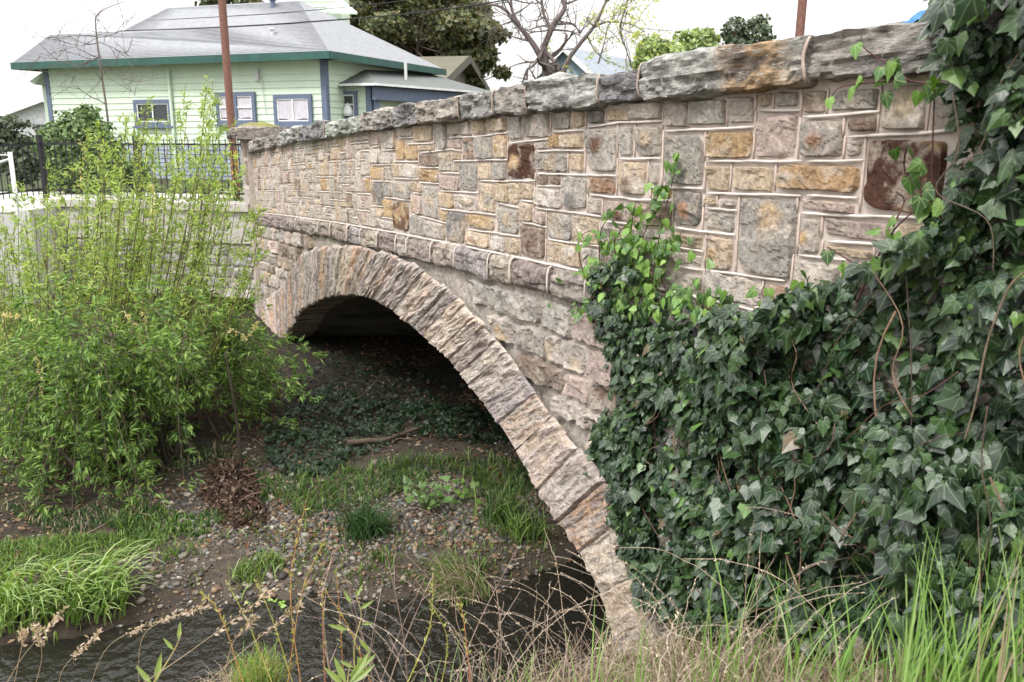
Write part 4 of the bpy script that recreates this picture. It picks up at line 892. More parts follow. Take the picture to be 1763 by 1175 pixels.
yg = (rng.random(n) < np.where(z > -.75, .10, .03)); base[yg] = ncol([(.10,.19,.04),(.08,.15,.035)], int(yg.sum()))
m = MB(); m.L = []; sz3 = size[:, None]*np.stack([rng.uniform(.8, 1.15, n), rng.uniform(.85, 1.1, n), rng.uniform(-.6, 2.2, n)], 1); m.inst(IV, IVF, P, fr, sz3, base)
m.build('ivy_leaves', M['ivy'], ivy, smooth=False)
# vines
def tr(pts, t=.3, dz=0): return [W(*(lambda q: (q[0], t, q[1]))(wp(x, y, t))) for x, y in pts]
vs = [([(1215,650),(1188,700),(1180,770),(1183,850),(1197,935)], .20, .010, (.20,.14,.09)), ([(1763,470),(1735,500),(1700,590),(1680,690),(1660,760)], .50, .011, (.26,.20,.14)), ([(1650,640),(1590,680),(1520,700),(1455,760)], .42, .006, (.17,.09,.07)),
      ([(1640,160),(1650,260),(1612,330),(1700,380),(1710,470)], .42, .007, (.18,.14,.10)), ([(1560,480),(1567,580),(1570,700),(1566,760)], .38, .006, (.14,.10,.08)), ([(1300,590),(1250,640),(1215,680),(1190,720)], .2, .006, (.22,.15,.09)),
      ([(1060,500),(1058,620),(1050,760),(1048,900),(1062,1030)], .08, .004, (.25,.22,.18)), ([(1075,620),(1072,760),(1085,900),(1080,980),(1100,1060)], .08, .004, (.2,.17,.13)), ([(1130,480),(1120,620),(1128,760),(1118,900),(1130,1010)], .12, .005, (.12,.08,.06)),
      ([(1700,700),(1690,800),(1705,900),(1690,1000)], .5, .006, (.16,.11,.08)), ([(1500,520),(1440,590),(1400,680),(1340,700)], .33, .005, (.15,.09,.07)), ([(1320,800),(1330,880),(1345,960)], .25, .006, (.20,.15,.11)), ([(1480,760),(1530,830),(1500,910),(1440,990)], .36, .005, (.15,.10,.08)),
      ([(1763,80),(1720,150),(1690,250),(1640,300)], .45, .007, (.2,.15,.11)), ([(1410,950),(1460,860),(1520,800),(1600,760),(1680,740)], .42, .004, (.19,.11,.08))]
m = MB()
for pts, t_, r_, c_ in vs: m.tube(catm(tr(pts, t_*.78), 24), r_*.34*np.linspace(1, .7, 24), 6, np.array(c_)*.6)
random.seed(12)
for i in range(70):                                       # small random vines through the leaves
    s_ = random.uniform(1.3, 4.2); z_ = random.uniform(-2.3, -.3); k = np.linspace(0, 1, 12); L_ = random.uniform(.3, .9); a = random.uniform(.9, 2.2) if random.random() < .7 else random.uniform(0, 3.1)
    ss = s_+np.cos(a)*L_*k+.05*np.sin(k*7+i); zz = z_+np.sin(a)*L_*k; tt = np.interp(ss, [1.2, 2.2, 3.0, 3.9, 4.5], [.38, .28, .19, .10, .05])*.95
    q = W(ss, tt, zz); x_, y_, _ = proj(q)
    if inpoly(x_, y_, poly).all(): m.tube(q, random.uniform(.0015, .0035), 5, np.array([.16, .10, .07])*random.uniform(.6, 1.5))
m.build('vines', M['bark'], ivy, smooth=True)
# young shoots with bright heart shaped leaves
sh = [([(1120,520),(1137,430),(1150,340),(1161,262)], .07), ([(1042,500),(1036,440),(1032,400),(1046,372),(1085,352)], .10), ([(1075,520),(1090,440),(1118,370),(1140,320)], .07), ([(1060,480),(1080,420),(1100,350)], .08), ([(1150,520),(1130,460),(1168,420),(1180,395)], .07), ([(1090,500),(1060,430),(1085,385),(1130,350)], .09),
      ([(1640,420),(1614,340),(1612,240),(1606,165),(1590,130)], .12), ([(1480,520),(1530,420),(1560,375),(1600,345),(1640,330)], .14), ([(1545,390),(1550,350),(1545,330)], .14), ([(1600,145),(1560,140),(1500,142),(1450,150),(1438,170)], .16),
      ([(1560,140),(1520,110),(1495,85),(1488,62)], .17), ([(1240,545),(1205,520),(1190,490)], .08), ([(1330,540),(1318,505),(1312,490)], .10), ([(1008,470),(1000,410),(1020,395)], .09), ([(1570,250),(1555,300),(1590,330)], .14), ([(1480,460),(1440,440),(1432,425)], .1), ([(1400,560),(1392,500),(1400,475)], .12)]
m = MB(); lp = []; ln = []
for i, (pts, t_) in enumerate(sh):
    c_ = catm(tr(pts, t_), 20); c_ += N*(.02*np.sin(np.linspace(0, 5, 20)+i))[:, None]; m.tube(c_, np.linspace(.004, .0015, 20), 5, (.085, .035, .035))
    L_ = np.linalg.norm(np.diff(c_, axis=0), axis=1).sum(); kN = int(L_/(.030 if i < 6 else .05))
    for j in range(kN):
        q = c_[min(19, int(random.random()*20))]; lp.append(q+np.array([random.gauss(0, .02), random.gauss(0, .02), random.gauss(0, .02)])+N*.012); ln.append(.046 if i < 6 else .050)
m.build('young_stems', M['bark'], ivy, smooth=True)
extra = 330; xs = rng.normal(1095, 42, extra); ys = rng.uniform(395, 545, extra); ok = (ys > 400+abs(xs-1110)*.25)
for x_, y_ in zip(xs[ok], ys[ok]):
    s_, z_ = wp(x_, y_, .08); lp.append(W(s_, .04+.09*random.random(), z_)); ln.append(.045)
for x_, y_ in zip(rng.uniform(1170, 1260, 40), rng.uniform(495, 545, 40)):
    s_, z_ = wp(x_, y_, .10); lp.append(W(s_, .06+.08*random.random(), z_)); ln.append(.055)
for x_, y_ in zip(rng.uniform(960, 1040, 14), rng.uniform(515, 545, 14)):
    s_, z_ = wp(x_, y_, .10); lp.append(W(s_, .08, z_)); ln.append(.03)
lp = np.array(lp); n = len(lp); fr = frames(N+Z*.35+rng.normal(0, .5, (n, 3)), -Z+rng.normal(0, .55, (n, 3)))
m = MB(); m.L = []; m.inst(HV, HVF, lp, fr, np.array(ln)*rng.uniform(.7, 1.25, n), ncol([(.15,.29,.05),(.11,.23,.045),(.20,.35,.07),(.07,.16,.04),(.05,.11,.035)], n)); yl = m.build('young_leaves', M['ivyyoung'], ivy); tag(yl, 'bright yellow green young heart shaped leaves')

# ================================================================== WILLOWS
def willow(name, label, shoots, leafsz, cols, perm, spread, clus=0, stemcol=(.10, .085, .04), catk=None, gap=.0):
    e = empty('willow_shrub', onground(shoots[0][0])); tag(e, label, 'willow', 'willow shrubs growing on the far bank')
    st_ = MB(); lp = []; ld = []; cp_ = []
    for pts in shoots:
        c_ = catm(pts, 16); L_ = np.linalg.norm(np.diff(c_, axis=0), axis=1).sum()
        st_.tube(c_, np.linspace(.0035+.0035*L_/2, .0015, 16), 5, np.array(stemcol)*random.uniform(.7, 1.5))
        nn = int(L_*perm*random.uniform(.7, 1.3)); u = gap+(1-gap)*rng.random(nn)**.85; x = u*15; i = np.minimum(x.astype(int), 14); f = (x-i)[:, None]
        q = c_[i]*(1-f)+c_[i+1]*f; d = c_[i+1]-c_[i]; d /= np.linalg.norm(d, axis=1)[:, None]
        # side twigs: groups of leaves share an offset
        ng = max(3, nn//9); go = rng.normal(0, 1, (ng, 3)); go /= np.linalg.norm(go, axis=1)[:, None]; gi = (u*ng).astype(int).clip(0, ng-1); w = spread*rng.random((nn, 1))*(1-.75*u[:, None])
        if clus: cu = (gi+.5+rng.normal(0, .22, nn))/ng; cu = (gap+(1-gap)*cu).clip(0, .999); x = cu*15; i = np.minimum(x.astype(int), 14); f = (x-i)[:, None]; q = c_[i]*(1-f)+c_[i+1]*f; d = c_[i+1]-c_[i]; d /= np.linalg.norm(d, axis=1)[:, None]; w = spread*(.35+.65*rng.random((nn, 1)))*(1-.6*cu[:, None])
        lp.append(q+go[gi]*w+rng.normal(0, .008, (nn, 3))); ld.append(d*.6+go[gi]*.8+rng.normal(0, .35, (nn, 3)))
        for g_ in range(0, ng, 2):
            a = gap+(1-gap)*(g_+.5)/ng; i_ = min(14, int(a*15)); st_.tube(np.array([c_[i_], c_[i_]+go[g_]*spread*.5*(1-.7*a)+[0, 0, .01], c_[i_]+go[g_]*spread*.9*(1-.75*a)]), [.002, .0015, .001], 3, stemcol, cap=False)
    st_.build('stems', M['bark'], e, smooth=True)
    lp = np.concatenate(lp); ld = np.concatenate(ld); n = len(lp)
    fr = frames(rng.normal(0, .7, (n, 3))+[0, -.3, .8], ld); m = MB()
    m.inst(W4, LEAF4F, lp, fr, leafsz*rng.uniform(.6, 1.25, n), ncol(cols, n, .75, 1.3)); m.build('foliage', M['willow'], e)
    if catk:
        m = MB()
        for P_, Q_, k_ in catk:
            c_ = catm([P_, (np.array(P_)+Q_)/2+[.02, 0, .01], Q_], 10); n_ = k_; x = rng.random(n_)*8.99; i = x.astype(int); f = (x-i)[:, None]; q = c_[i]*(1-f)+c_[i+1]*f
            fr = frames(rng.normal(0, 1, (n_, 3)), rng.normal(0, 1, (n_, 3))+[0, 0, .2]); m.inst(LANCE, LANCEF, q, fr, rng.uniform(.03, .05, n_), ncol([(.55,.50,.22),(.50,.38,.24),(.62,.56,.34)], n_))
        m.build('catkins', M['willow'], e)
    return e
random.seed(40); rng = np.random.default_rng(41)
ENVJ = 0
def env(x): return np.interp(x, [-60, 0, 60, 140, 190, 260, 340, 365, 400, 430, 470], [360, 300, 250, 215, 190, 150, 125, 120, 170, 250, 360])
YG = [(.26,.34,.075),(.32,.40,.10),(.20,.28,.06),(.37,.43,.14),(.14,.22,.05)]
MG = [(.13,.22,.05),(.09,.17,.04),(.17,.28,.065),(.24,.33,.085),(.06,.11,.028)]
sh1 = []; sh2 = []
for i in range(190):
    x = random.uniform(-60, 466); y = env(x)+random.random()**.95*250+8; Yd = random.uniform(8.0, 10.2)
    bx = 130+(x-130)*.62+random.gauss(0, 25); by = random.uniform(640, 740); B = at(bx, by, Yd-.3); T_ = at(x, y, Yd+random.uniform(-.3, .4)); mid = (B*.5+T_*.5)+[(bx-x)*-.0006+random.gauss(0, .05), 0, random.gauss(0, .05)]
    (sh1 if x < 230 else sh2).append([B, mid, T_])
ck = lambda a, b, Y, k: (at(*a, Y), at(*b, Y), k)
willow('w', 'feathery yellow green willow with upright shoots by the white pipe frame at the left', sh1, .066, YG, 80, .19, gap=.08, catk=[ck((35,548),(2,545),7.2,50), ck((60,600),(72,695),7.0,60), ck((140,240),(135,330),8.5,24)])
willow('w', 'tall upright light green willow with thin shoots beside the far end of the bridge', sh2, .066, YG, 80, .19, gap=.08, catk=[ck((262,320),(258,400),8.2,50), ck((235,520),(250,560),7.5,60), ck((200,560),(240,590),7.5,50)])
sh3 = []
ends = [(60,868),(130,770),(205,905),(262,850),(330,735),(300,650),(480,690),(522,612),(440,655),(50,720),(150,640),(5,800),(20,640),(90,560),(200,600),(360,640),(400,560),(240,760),(100,820),(340,560),(170,700),(455,600),(420,700),(15,700),(280,560),(160,880),(60,640),(230,680)]
for i in range(230):
    ex, ey = random.choice(ends); ex += random.gauss(0, 20); ey += random.gauss(20, 30)+(42 if ex < 330 else 0); Yd = random.uniform(6.4, 8.2)
    if ex > 380: Yd = random.uniform(8.0, 9.5)
    bx = 170+(ex-170)*.45+random.gauss(0, 35); by = 600+random.gauss(0, 45); B = at(bx, by, Yd+.7); T_ = at(ex, ey, Yd); mid = (B+T_)/2+[0, -.15, random.uniform(.12, .42)]
    sh3.append([B, mid, T_])
willow('w', 'dense arching mid green willow drooping over the bank and the arch opening', sh3, .075, MG, 125, .27, clus=1, stemcol=(.09, .07, .05), gap=.12, catk=[ck((395,570),(425,585),7.8,40), ck((440,555),(430,580),7.8,30), ck((215,540),(250,600),7.2,50)])
# bare inner stems rising from the bank to the crowns
m = MB()
for i in range(18):
    x = random.uniform(40, 400); B = gpt(x*.85+50, random.uniform(780, 900)); B = B+np.array([0, .6, 0]); B = onground(B); T_ = at(x, random.uniform(600, 700), B[1]+.2); m.tube(catm([B, (B+T_)/2+[random.gauss(0, .12), 0, 0], T_], 10), np.linspace(random.uniform(.012, .03), .008, 10), 6, np.array([.07, .055, .04])*random.uniform(.6, 1.2))
tag(m.build('willow_trunks', M['bark'], smooth=True), 'thin bare brown trunks under the willow foliage on the bank', kind='stuff')
# ================================================================== GRASSES AND LOW PLANTS ON THE FAR BANK
rng = np.random.default_rng(5); random.seed(6)
G1 = [(.09,.155,.035),(.13,.21,.045),(.06,.11,.025),(.18,.26,.07)]; G2 = [(.04,.09,.03),(.055,.12,.035),(.03,.065,.02)]; G3 = [(.20,.31,.09),(.28,.38,.13),(.14,.24,.05),(.34,.40,.19)]
DRY = [(.38,.30,.22),(.30,.22,.17),(.47,.39,.30),(.24,.17,.14)]
def tuft(x, y, n, L_, w_, cols, label, bend=1.5, rad=.1, name='grass_tuft', group='grass tufts on the gravel bar', cat='grass tuft', head=None, up=1.):
    P = gpt(x, y); B = P+np.concatenate([rng.normal(0, rad, (n, 2)), np.zeros((n, 1))], 1); B[:, 2] = gh(B@U, B@N+D0)-.01
    h = rng.uniform(0, 6.28, n) if head is None else rng.normal(head, .7, n); m = MB()
    blades(m, B, h, L_*rng.uniform(.5, 1.15, n), w_*rng.uniform(.7, 1.3, n), bend*rng.uniform(.4, 1.3, n), ncol(cols, n), up=up)
    return tag(m.build(name, M['grass']), label, cat, group)
tuft(630, 922, 420, .42, .010, G2, 'dark blue green arching grass tuft in the middle of the gravel bar', 1.7, .07)
tuft(862, 900, 240, .45, .009, G2+G1, 'dark grass tuft leaning by the foot of the arch', 1.4, .10)
tuft(905, 925, 160, .34, .009, G1, 'grass tuft closest to the arch stones', 1.5, .08)
tuft(770, 985, 60, .20, .009, G1, 'small bright grass sprout on the grey pebbles', 1.3, .05)
tuft(820, 985, 50, .17, .009, G1, 'small low sprout between pebbles right of the bright sprout', 1.3, .05)
tuft(425, 1000, 120, .20, .010, G1+G3, 'light green sprouting tuft on the tan pebbles near the water', 1.2, .06)
tuft(465, 975, 90, .20, .010, G1+G3, 'light green sprouting tuft a little above another on the tan pebbles', 1.2, .05)
tuft(660, 970, 40, .16, .010, G1, 'tiny green sprout in front of the dark grass tuft', 1.2, .05)
tuft(800, 1030, 420, .42, .006, DRY+G1, 'straw coloured dead grass tuft hanging over the water edge', 2.4, .08, head=2.8)
tuft(300, 960, 60, .2, .01, G1, 'green tuft at the left edge of the pebbles', 1.2, .08)
# sward patches
def sward(px, n, L_, cols, name, label, w_=.007, bend=1.3, up=1.0):
    n0 = n; xs = np.array([p[0] for p in px]); ys = np.array([p[1] for p in px]); B = []
    while len(B) < n0:
        x = rng.uniform(xs.min(), xs.max()); y = rng.uniform(ys.min(), ys.max())
        if inpoly(np.array(x), np.array(y), px): B.append((x, y))
    cors = np.array([gpt(x, y) for x, y in px]); tri = []
    # map pixel samples to the ground by inverse distance of a coarse lookup
    gx = np.linspace(xs.min(), xs.max(), 14); gy = np.linspace(ys.min(), ys.max(), 10); LUT = np.array([[gpt(a, b) for b in gy] for a in gx]); B = np.array(B)
    fx = (B[:, 0]-gx[0])/(gx[1]-gx[0]); fy = (B[:, 1]-gy[0])/(gy[1]-gy[0]); i = np.minimum(fx.astype(int), 12); j = np.minimum(fy.astype(int), 8); a = (fx-i)[:, None]; b = (fy-j)[:, None]
    P = LUT[i, j]*(1-a)*(1-b)+LUT[i+1, j]*a*(1-b)+LUT[i, j+1]*(1-a)*b+LUT[i+1, j+1]*a*b; P[:, 2] = gh(P@U, P@N+D0)-.01
    k = fbm(P[:, 0]*2.2, P[:, 1]*2.2, 6, 4) > -.05; P = P[k]; n = len(P); m = MB()
    blades(m, P, rng.uniform(0, 6.28, n), L_*rng.uniform(.4, 1.2, n)*(1+.5*fbm(P[:, 0]*3, P[:, 1]*3, 1, 2)), w_*rng.uniform(.6, 1.4, n), bend*rng.uniform(.3, 1.3, n), ncol(cols, n), up=up)
    return tag(m.build(name, M['grass']), label, kind='stuff')
sward([(470,860),(540,812),(640,800),(760,790),(900,800),(930,850),(860,870),(780,850),(700,850),(600,880),(520,900)], 2600, .20, G2+G1, 'grass', 'loose green grass along the bank under the arch', .009, 1.5)
sward([(0,935),(120,925),(260,925),(340,900),(250,960),(120,985),(0,1000)], 4200, .09, G1+G3[:1], 'short_grass', 'short bright grass strip on the bank above the water')
sward([(180,905),(260,850),(400,800),(490,830),(430,900),(340,930),(230,935)], 4200, .10, G2+G1, 'weeds', 'low green weeds on the shaded bank', .012, 1.2)
sward([(320,930),(600,890),(960,870),(960,990),(640,1020),(330,1020)], 1500, .09, G1, 'bar_weeds', 'sparse sprouts among the pebbles', .010, 1.2)
sward([(0,880),(200,840),(300,760),(470,800),(300,880),(100,930)], 3200, .12, G2+DRY[:1], 'bank_weeds', 'thin shaded weeds under the willows', .009, 1.4)
# long pale grass at the lower left
m = MB(); n = 430; base = []
for i in range(n):
    x = random.uniform(-30, 215); y = 1000+62*random.random()+(215-x)*.12+random.gauss(0, 14); base.append(gpt(x, y))
B = np.array(base); blades(m, B, rng.normal(math.radians(-25), .6, n), rng.uniform(.25, .62, n), rng.uniform(.012, .022, n), rng.uniform(1.2, 2.3, n), ncol(G3, n), seg=7)
tag(m.build('grass_clump', M['grass']), 'pale green long bladed grass flopping over the water at the lower left', 'grass clump')
# undergrowth in the dark under the arch (bramble / nettle like leaves); leaf colours lowered to deepen the shade
def leafpatch(px, n, sz, hgt, cols, name, label, kind='stuff', cat=None):
    xs = [p[0] for p in px]; ys = [p[1] for p in px]; out = []
    while len(out) < n:
        x = rng.uniform(min(xs), max(xs), n); y = rng.uniform(min(ys), max(ys), n); k = inpoly(x, y, px); out += list(zip(x[k], y[k]))
    gx = np.linspace(min(xs), max(xs), 12); gy = np.linspace(min(ys), max(ys), 9); LUT = np.array([[gpt(a, b) for b in gy] for a in gx]); B = np.array(out[:n])
    fx = (B[:, 0]-gx[0])/(gx[1]-gx[0]); fy = (B[:, 1]-gy[0])/(gy[1]-gy[0]); i = np.minimum(fx.astype(int), 10); j = np.minimum(fy.astype(int), 7); a = (fx-i)[:, None]; b = (fy-j)[:, None]
    P = LUT[i, j]*(1-a)*(1-b)+LUT[i+1, j]*a*(1-b)+LUT[i, j+1]*(1-a)*b+LUT[i+1, j+1]*a*b; P[:, 2] = gh(P@U, P@N+D0)
    hh = hgt*np.clip(.6+1.1*fbm(P[:, 0]*4, P[:, 1]*4, 9, 4), .03, 2); P[:, 2] += hh*rng.random(n)**.5
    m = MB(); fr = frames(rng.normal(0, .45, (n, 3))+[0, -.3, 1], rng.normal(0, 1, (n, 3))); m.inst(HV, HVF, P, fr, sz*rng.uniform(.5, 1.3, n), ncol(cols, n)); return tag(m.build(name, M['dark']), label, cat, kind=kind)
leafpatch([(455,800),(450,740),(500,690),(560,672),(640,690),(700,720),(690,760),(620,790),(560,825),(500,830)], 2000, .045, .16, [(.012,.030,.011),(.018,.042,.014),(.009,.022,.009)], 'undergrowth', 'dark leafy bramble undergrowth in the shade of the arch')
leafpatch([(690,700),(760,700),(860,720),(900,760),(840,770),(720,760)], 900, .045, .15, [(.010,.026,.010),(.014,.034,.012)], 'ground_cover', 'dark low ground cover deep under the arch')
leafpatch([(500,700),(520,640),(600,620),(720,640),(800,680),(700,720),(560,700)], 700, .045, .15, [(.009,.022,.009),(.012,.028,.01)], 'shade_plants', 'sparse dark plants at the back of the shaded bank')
if 0: leafpatch([(0,790),(140,760),(300,700),(400,720),(330,800),(200,850),(60,900),(0,900)], 2600, .042, .16, [(.03,.065,.02),(.05,.10,.03),(.022,.045,.015)], 'bank_plants', 'leafy weeds on the bank below the willows')
def broad(x, y, n, sz, rad, hgt, cols, label, name='broadleaf_plant', cat='plant', group=None):
    P = gpt(x, y); e = empty(name, P); tag(e, label, cat, group); m = MB(); q = P+np.concatenate([rng.normal(0, rad, (n, 2)), rng.uniform(.2, 1, (n, 1))*hgt], 1)
    fr = frames(rng.normal(0, .4, (n, 3))+[0, -.5, 1], q-P+rng.normal(0, .05, (n, 3))); m.inst(HV, HVF, q, fr, sz*rng.uniform(.6, 1.2, n), ncol(cols, n)); m.build('leaves', M['young'], e)
    m = MB(); [m.tube(np.array([P-[0, 0, .02], (P+p)/2+[0, 0, .02], p]), .003, 4, (.10, .14, .05)) for p in q[:40]]; m.build('stalks', M['bark'], e)
broad(735, 880, 46, .06, .10, .24, [(.10,.18,.05),(.13,.22,.07)], 'broad pale leafed plant standing on the pebbles below the arch')
broad(800, 868, 14, .055, .05, .2, [(.12,.22,.04)], 'small bright plant just right of the broad pale leafed plant')
broad(460, 1048, 60, .035, .07, .06, [(.22,.42,.05),(.28,.48,.08)], 'low bright green cress growing at the water edge')
# fallen willow leaf, yellow, bent over on the pebbles
# ================================================================== NEAR BANK
rng = np.random.default_rng(8); random.seed(9)
def nb(n, s0, s1, t0, t1, f=None): 
    s, t = scatter(n, s0, s1, t0, t1, f); P = W(s, t, gh(s, t)-.01); return P
# matted dry grass
P = nb(9500, .9, 3.75, .05, 2.4, lambda s, t: np.clip((3.7-s-.35*t)/.9, .04, 1)); n = len(P); m = MB()
blades(m, P, rng.uniform(0, 6.28, n), rng.uniform(.08, .34, n), rng.uniform(.002, .005, n), rng.uniform(.8, 2.6, n), ncol(DRY+[(.30,.22,.19)], n), seg=5)
tag(m.build('dry_grass', M['grass']), 'matted dry brown grass on the near bank below the ivy', kind='stuff')
P = nb(1100, .9, 3.6, .05, 2.2, lambda s, t: np.clip((3.5-s-.35*t)/.9, .04, 1)); n = len(P); m = MB()
blades(m, P, rng.uniform(0, 6.28, n), rng.uniform(.12, .36, n), rng.uniform(.003, .007, n), rng.uniform(.3, 1.4, n), ncol(G1+G3, n), seg=5); tag(m.build('green_grass', M['grass']), 'fresh green blades growing through the dry grass of the near bank', kind='stuff')
# tall green grass at right
def clump(x0, x1, y0, Y, n, ptop, wid, cols, label, lean=.35, bx=.10):
    m = MB(); X = rng.uniform(x0, x1, n); B = np.array([onground(at(x, y0, Y+random.uniform(-.25, .35))) for x in X]); 
    tops = np.array([at(x, random.uniform(*ptop), b[1])[2] for x, b in zip(X, B)]); L_ = np.maximum(.15, tops-B[:, 2])*1.06
    blades(m, B, rng.normal(0, 1.4, n), L_, wid*rng.uniform(.6, 1.3, n), rng.uniform(.1, lean*2, n), ncol(cols, n), seg=8)
    return tag(m.build('tall_grass', M['grass']), label, 'tall grass', 'tall green grass in front of the ivy')
LG = [(.20,.34,.08),(.26,.42,.12),(.15,.28,.06),(.32,.46,.17)]
clump(1540, 1800, 1160, 2.35, 330, (880, 1120), .0065, LG, 'thick stand of tall bright grass at the lower right in front of the ivy', .45)
clump(1660, 1800, 1160, 2.1, 90, (830, 1000), .006, LG+DRY[:1], 'tallest bright grass at the right edge of the picture', .35)
clump(1350, 1560, 1160, 2.5, 80, (960, 1140), .006, LG, 'loose green blades between the thick stand and the bare gap', .6)
clump(1190, 1330, 1165, 2.7, 34, (905, 1100), .006, LG, 'few thin green blades rising before the small leaved ivy', .4)
clump(1000, 1120, 1175, 2.6, 30, (1000, 1140), .007, LG, 'soft green blades beside the foot of the arch', .5)
clump(700, 960, 1175, 3.2, 26, (1080, 1160), .005, LG, 'short scattered green blades above the dark water', .6)
# brown dock like dead stalks, right
for k_, (x, yt, lb) in enumerate([(1700, 850, 'tall dead brown stalk among the tall bright grass'), (1683, 930, 'shorter dead brown stalk beside the tall one')]):
    B = onground(at(x+10, 1170, 2.45)); T_ = at(x-18, yt, 2.5); m = MB(); m.tube(catm([B, (B+T_)/2+[.01, 0, 0], T_], 14), np.linspace(.006, .0015, 14), 6, (.30, .20, .13))
    for j in range(10): f = random.random(); p = B*(1-f)+T_*f; m.tube(np.array([p, p+[random.uniform(-.04, .05), 0, random.uniform(.05, .16)]]), [.0025, .0008], 4, (.34, .24, .15))
    tag(m.build('dead_stalk', M['bark'], smooth=True), lb, 'dead stalk')
# arching dry stems
m = MB()
for i in range(125):
    x = random.uniform(640, 1330) if i % 4 else random.uniform(1000, 1740); Yd = random.uniform(2.5, 4.2) if x < 1100 else random.uniform(2.4, 3.2)
    B = onground(at(x, 1130, Yd)); L_ = random.uniform(.25, .95); a = random.gauss(0, .9)+(0 if random.random() < .5 else math.pi); k = np.linspace(0, 1, 14); b = random.uniform(.7, 2.0)
    hx = np.cumsum(np.sin(b*k))/14*L_; hz = np.cumsum(np.cos(b*k))/14*L_; q = B+np.stack([np.cos(a)*hx, np.sin(a)*hx*.6, hz], 1)+rng.normal(0, .003, (14, 3))
    col = np.array(random.choice([(.36,.29,.22),(.28,.22,.17),(.46,.38,.29)])); m.tube(q, np.linspace(.0019, .0008, 14), 4, col)
    n_ = 30; x_ = rng.random(n_)*12.9; ii = x_.astype(int); qq = q[ii]*(1-(x_-ii)[:, None])+q[ii+1]*(x_-ii)[:, None]; d = q[ii+1]-q[ii]
    m.inst(LEAF4, LEAF4F, qq, frames(rng.normal(0, 1, (n_, 3)), d/np.linalg.norm(d, axis=1)[:, None]+rng.normal(0, .3, (n_, 3))), rng.uniform(.008, .015, n_), np.tile(col*1.15, (n_, 1)))
for i in range(14):                                       # forked thin bare twigs near the middle
    x = random.uniform(560, 1010); B = onground(at(x, 1150, random.uniform(3.0, 4.0))); T_ = at(x+random.uniform(-120, 140), random.uniform(935, 1090), B[1]+random.uniform(-.2, .2)); c_ = catm([B, (B+T_)/2+rng.normal(0, .04, 3), T_], 12); m.tube(c_, np.linspace(.004, .0013, 12), 4, (.27, .20, .16))
    for j in range(5): f = random.randint(4, 11); m.tube(np.array([c_[f], c_[f]+rng.normal(0, .06, 3)+[0, 0, .06]]), [.002, .001], 3, (.30, .22, .18))
tag(m.build('dry_stems', M['bark']), 'tangle of dry pinkish brown arching grass stems over the water at the near bank', kind='stuff')
# thin sprouting willow whips in the middle
WH = [((518,1180),(500,1010),(528,860)),((470,1180),(430,1080),(390,1000)),((592,1180),(585,1060),(578,985)),((640,1180),(600,1080),(548,1000)),((700,1180),(740,1080),(745,985)),((560,1180),(556,1100),(555,1020)),((495,1180),(520,1020),(560,930)),((760,1180),(770,1100),(742,1040)),((810,1180),(800,1080),(790,1030)),((420,1180),(380,1060),(345,1020)),((505,1180),(470,1070),(440,1000))]
for i, p in enumerate(WH):
    Yd = 2.9+.15*(i % 4); c_ = catm([at(*q, Yd) for q in p], 16); c_ = np.concatenate([[onground(c_[0])], c_]); m = MB(); col = np.array([(.42,.22,.08),(.38,.36,.10),(.40,.16,.09)][i % 3]); m.tube(c_, np.linspace(.0028, .0010, 17), 5, col)
    e = empty('sapling_whip', c_[0]); tag(e, ['slender orange sprouting whip reaching highest before the gravel bar', 'yellow green whip leaning left over the ripples', 'upright bright budded whip over the dark water', 'thin whip leaning left behind the upright budded one', 'orange whip standing right of the small leafy shoot', 'short straight reddish whip over the water', 'thin whip leaning right across the tallest orange whip', 'short leaning reddish whip before the dead stems', 'thin whip nearest the tangle of dry stems', 'pale whip farthest left over the rippled water', 'leaning reddish whip left of the tallest orange whip'][i], 'whip', 'thin sprouting whips on the near bank')
    m.build('stem', M['bark'], e); n_ = 34; x_ = 3+rng.random(n_)*12.9; ii = x_.astype(int); qq = c_[ii]*(1-(x_-ii)[:, None])+c_[ii+1]*(x_-ii)[:, None]; d = c_[ii+1]-c_[ii]; d /= np.linalg.norm(d, axis=1)[:, None]
    m = MB(); m.inst(LANCE, LANCEF, qq, frames(rng.normal(0, 1, (n_, 3)), d+rng.normal(0, .35, (n_, 3))), rng.uniform(.012, .026, n_), ncol([(.40,.42,.10),(.30,.36,.08)], n_)); m.build('buds', M['young'], e)
def leafy(pts, Yd, leaves, label):
    c_ = catm([at(*q, Yd) for q in pts], 14); c_ = np.concatenate([[onground(c_[0])], c_]); e = empty('leafy_shoot', c_[0]); tag(e, label, 'shoot'); m = MB(); m.tube(c_, np.linspace(.003, .0015, 15), 5, (.35, .30, .12)); m.build('stem', M['bark'], e); m = MB()
    for (x, y, a, L_) in leaves:
        P_ = at(x, y, Yd); d = np.array([math.cos(a), -.1, math.sin(a)]); m.inst(LANCE, LANCEF, P_[None], frames(np.array([[.2, -1, .5]]), d[None]), np.array([[L_*.6, L_*.75, L_*.75]]), np.array([[.20, .27, .07]]))
    m.build('leaves', M['young'], e)
leafy([(612,1180),(610,1110),(622,1060),(610,1020)], 2.7, [(605,1040,2.0,.07),(612,1030,1.1,.07),(618,1050,.6,.08),(622,1075,0.1,.06),(600,1085,2.8,.10),(618,1100,-.9,.09),(615,1130,-1.3,.10),(610,1150,2.6,.08),(600,1165,.7,.16)], 'small leafy yellow green shoot standing over the water')
leafy([(598,1180),(600,1160),(604,1140)], 2.5, [(600,1178,1.0,.16),(596,1178,1.9,.13),(604,1178,.7,.13),(592,1180,2.3,.12)], 'low broad bladed shoot at the bottom edge of the picture')
leafy([(262,1180),(300,1120),(312,1090)], 2.7, [(308,1105,1.5,.09),(300,1120,2.2,.08),(262,1178,2.2,.12),(268,1178,1.4,.14)], 'pale green bladed shoot among the seed heads')
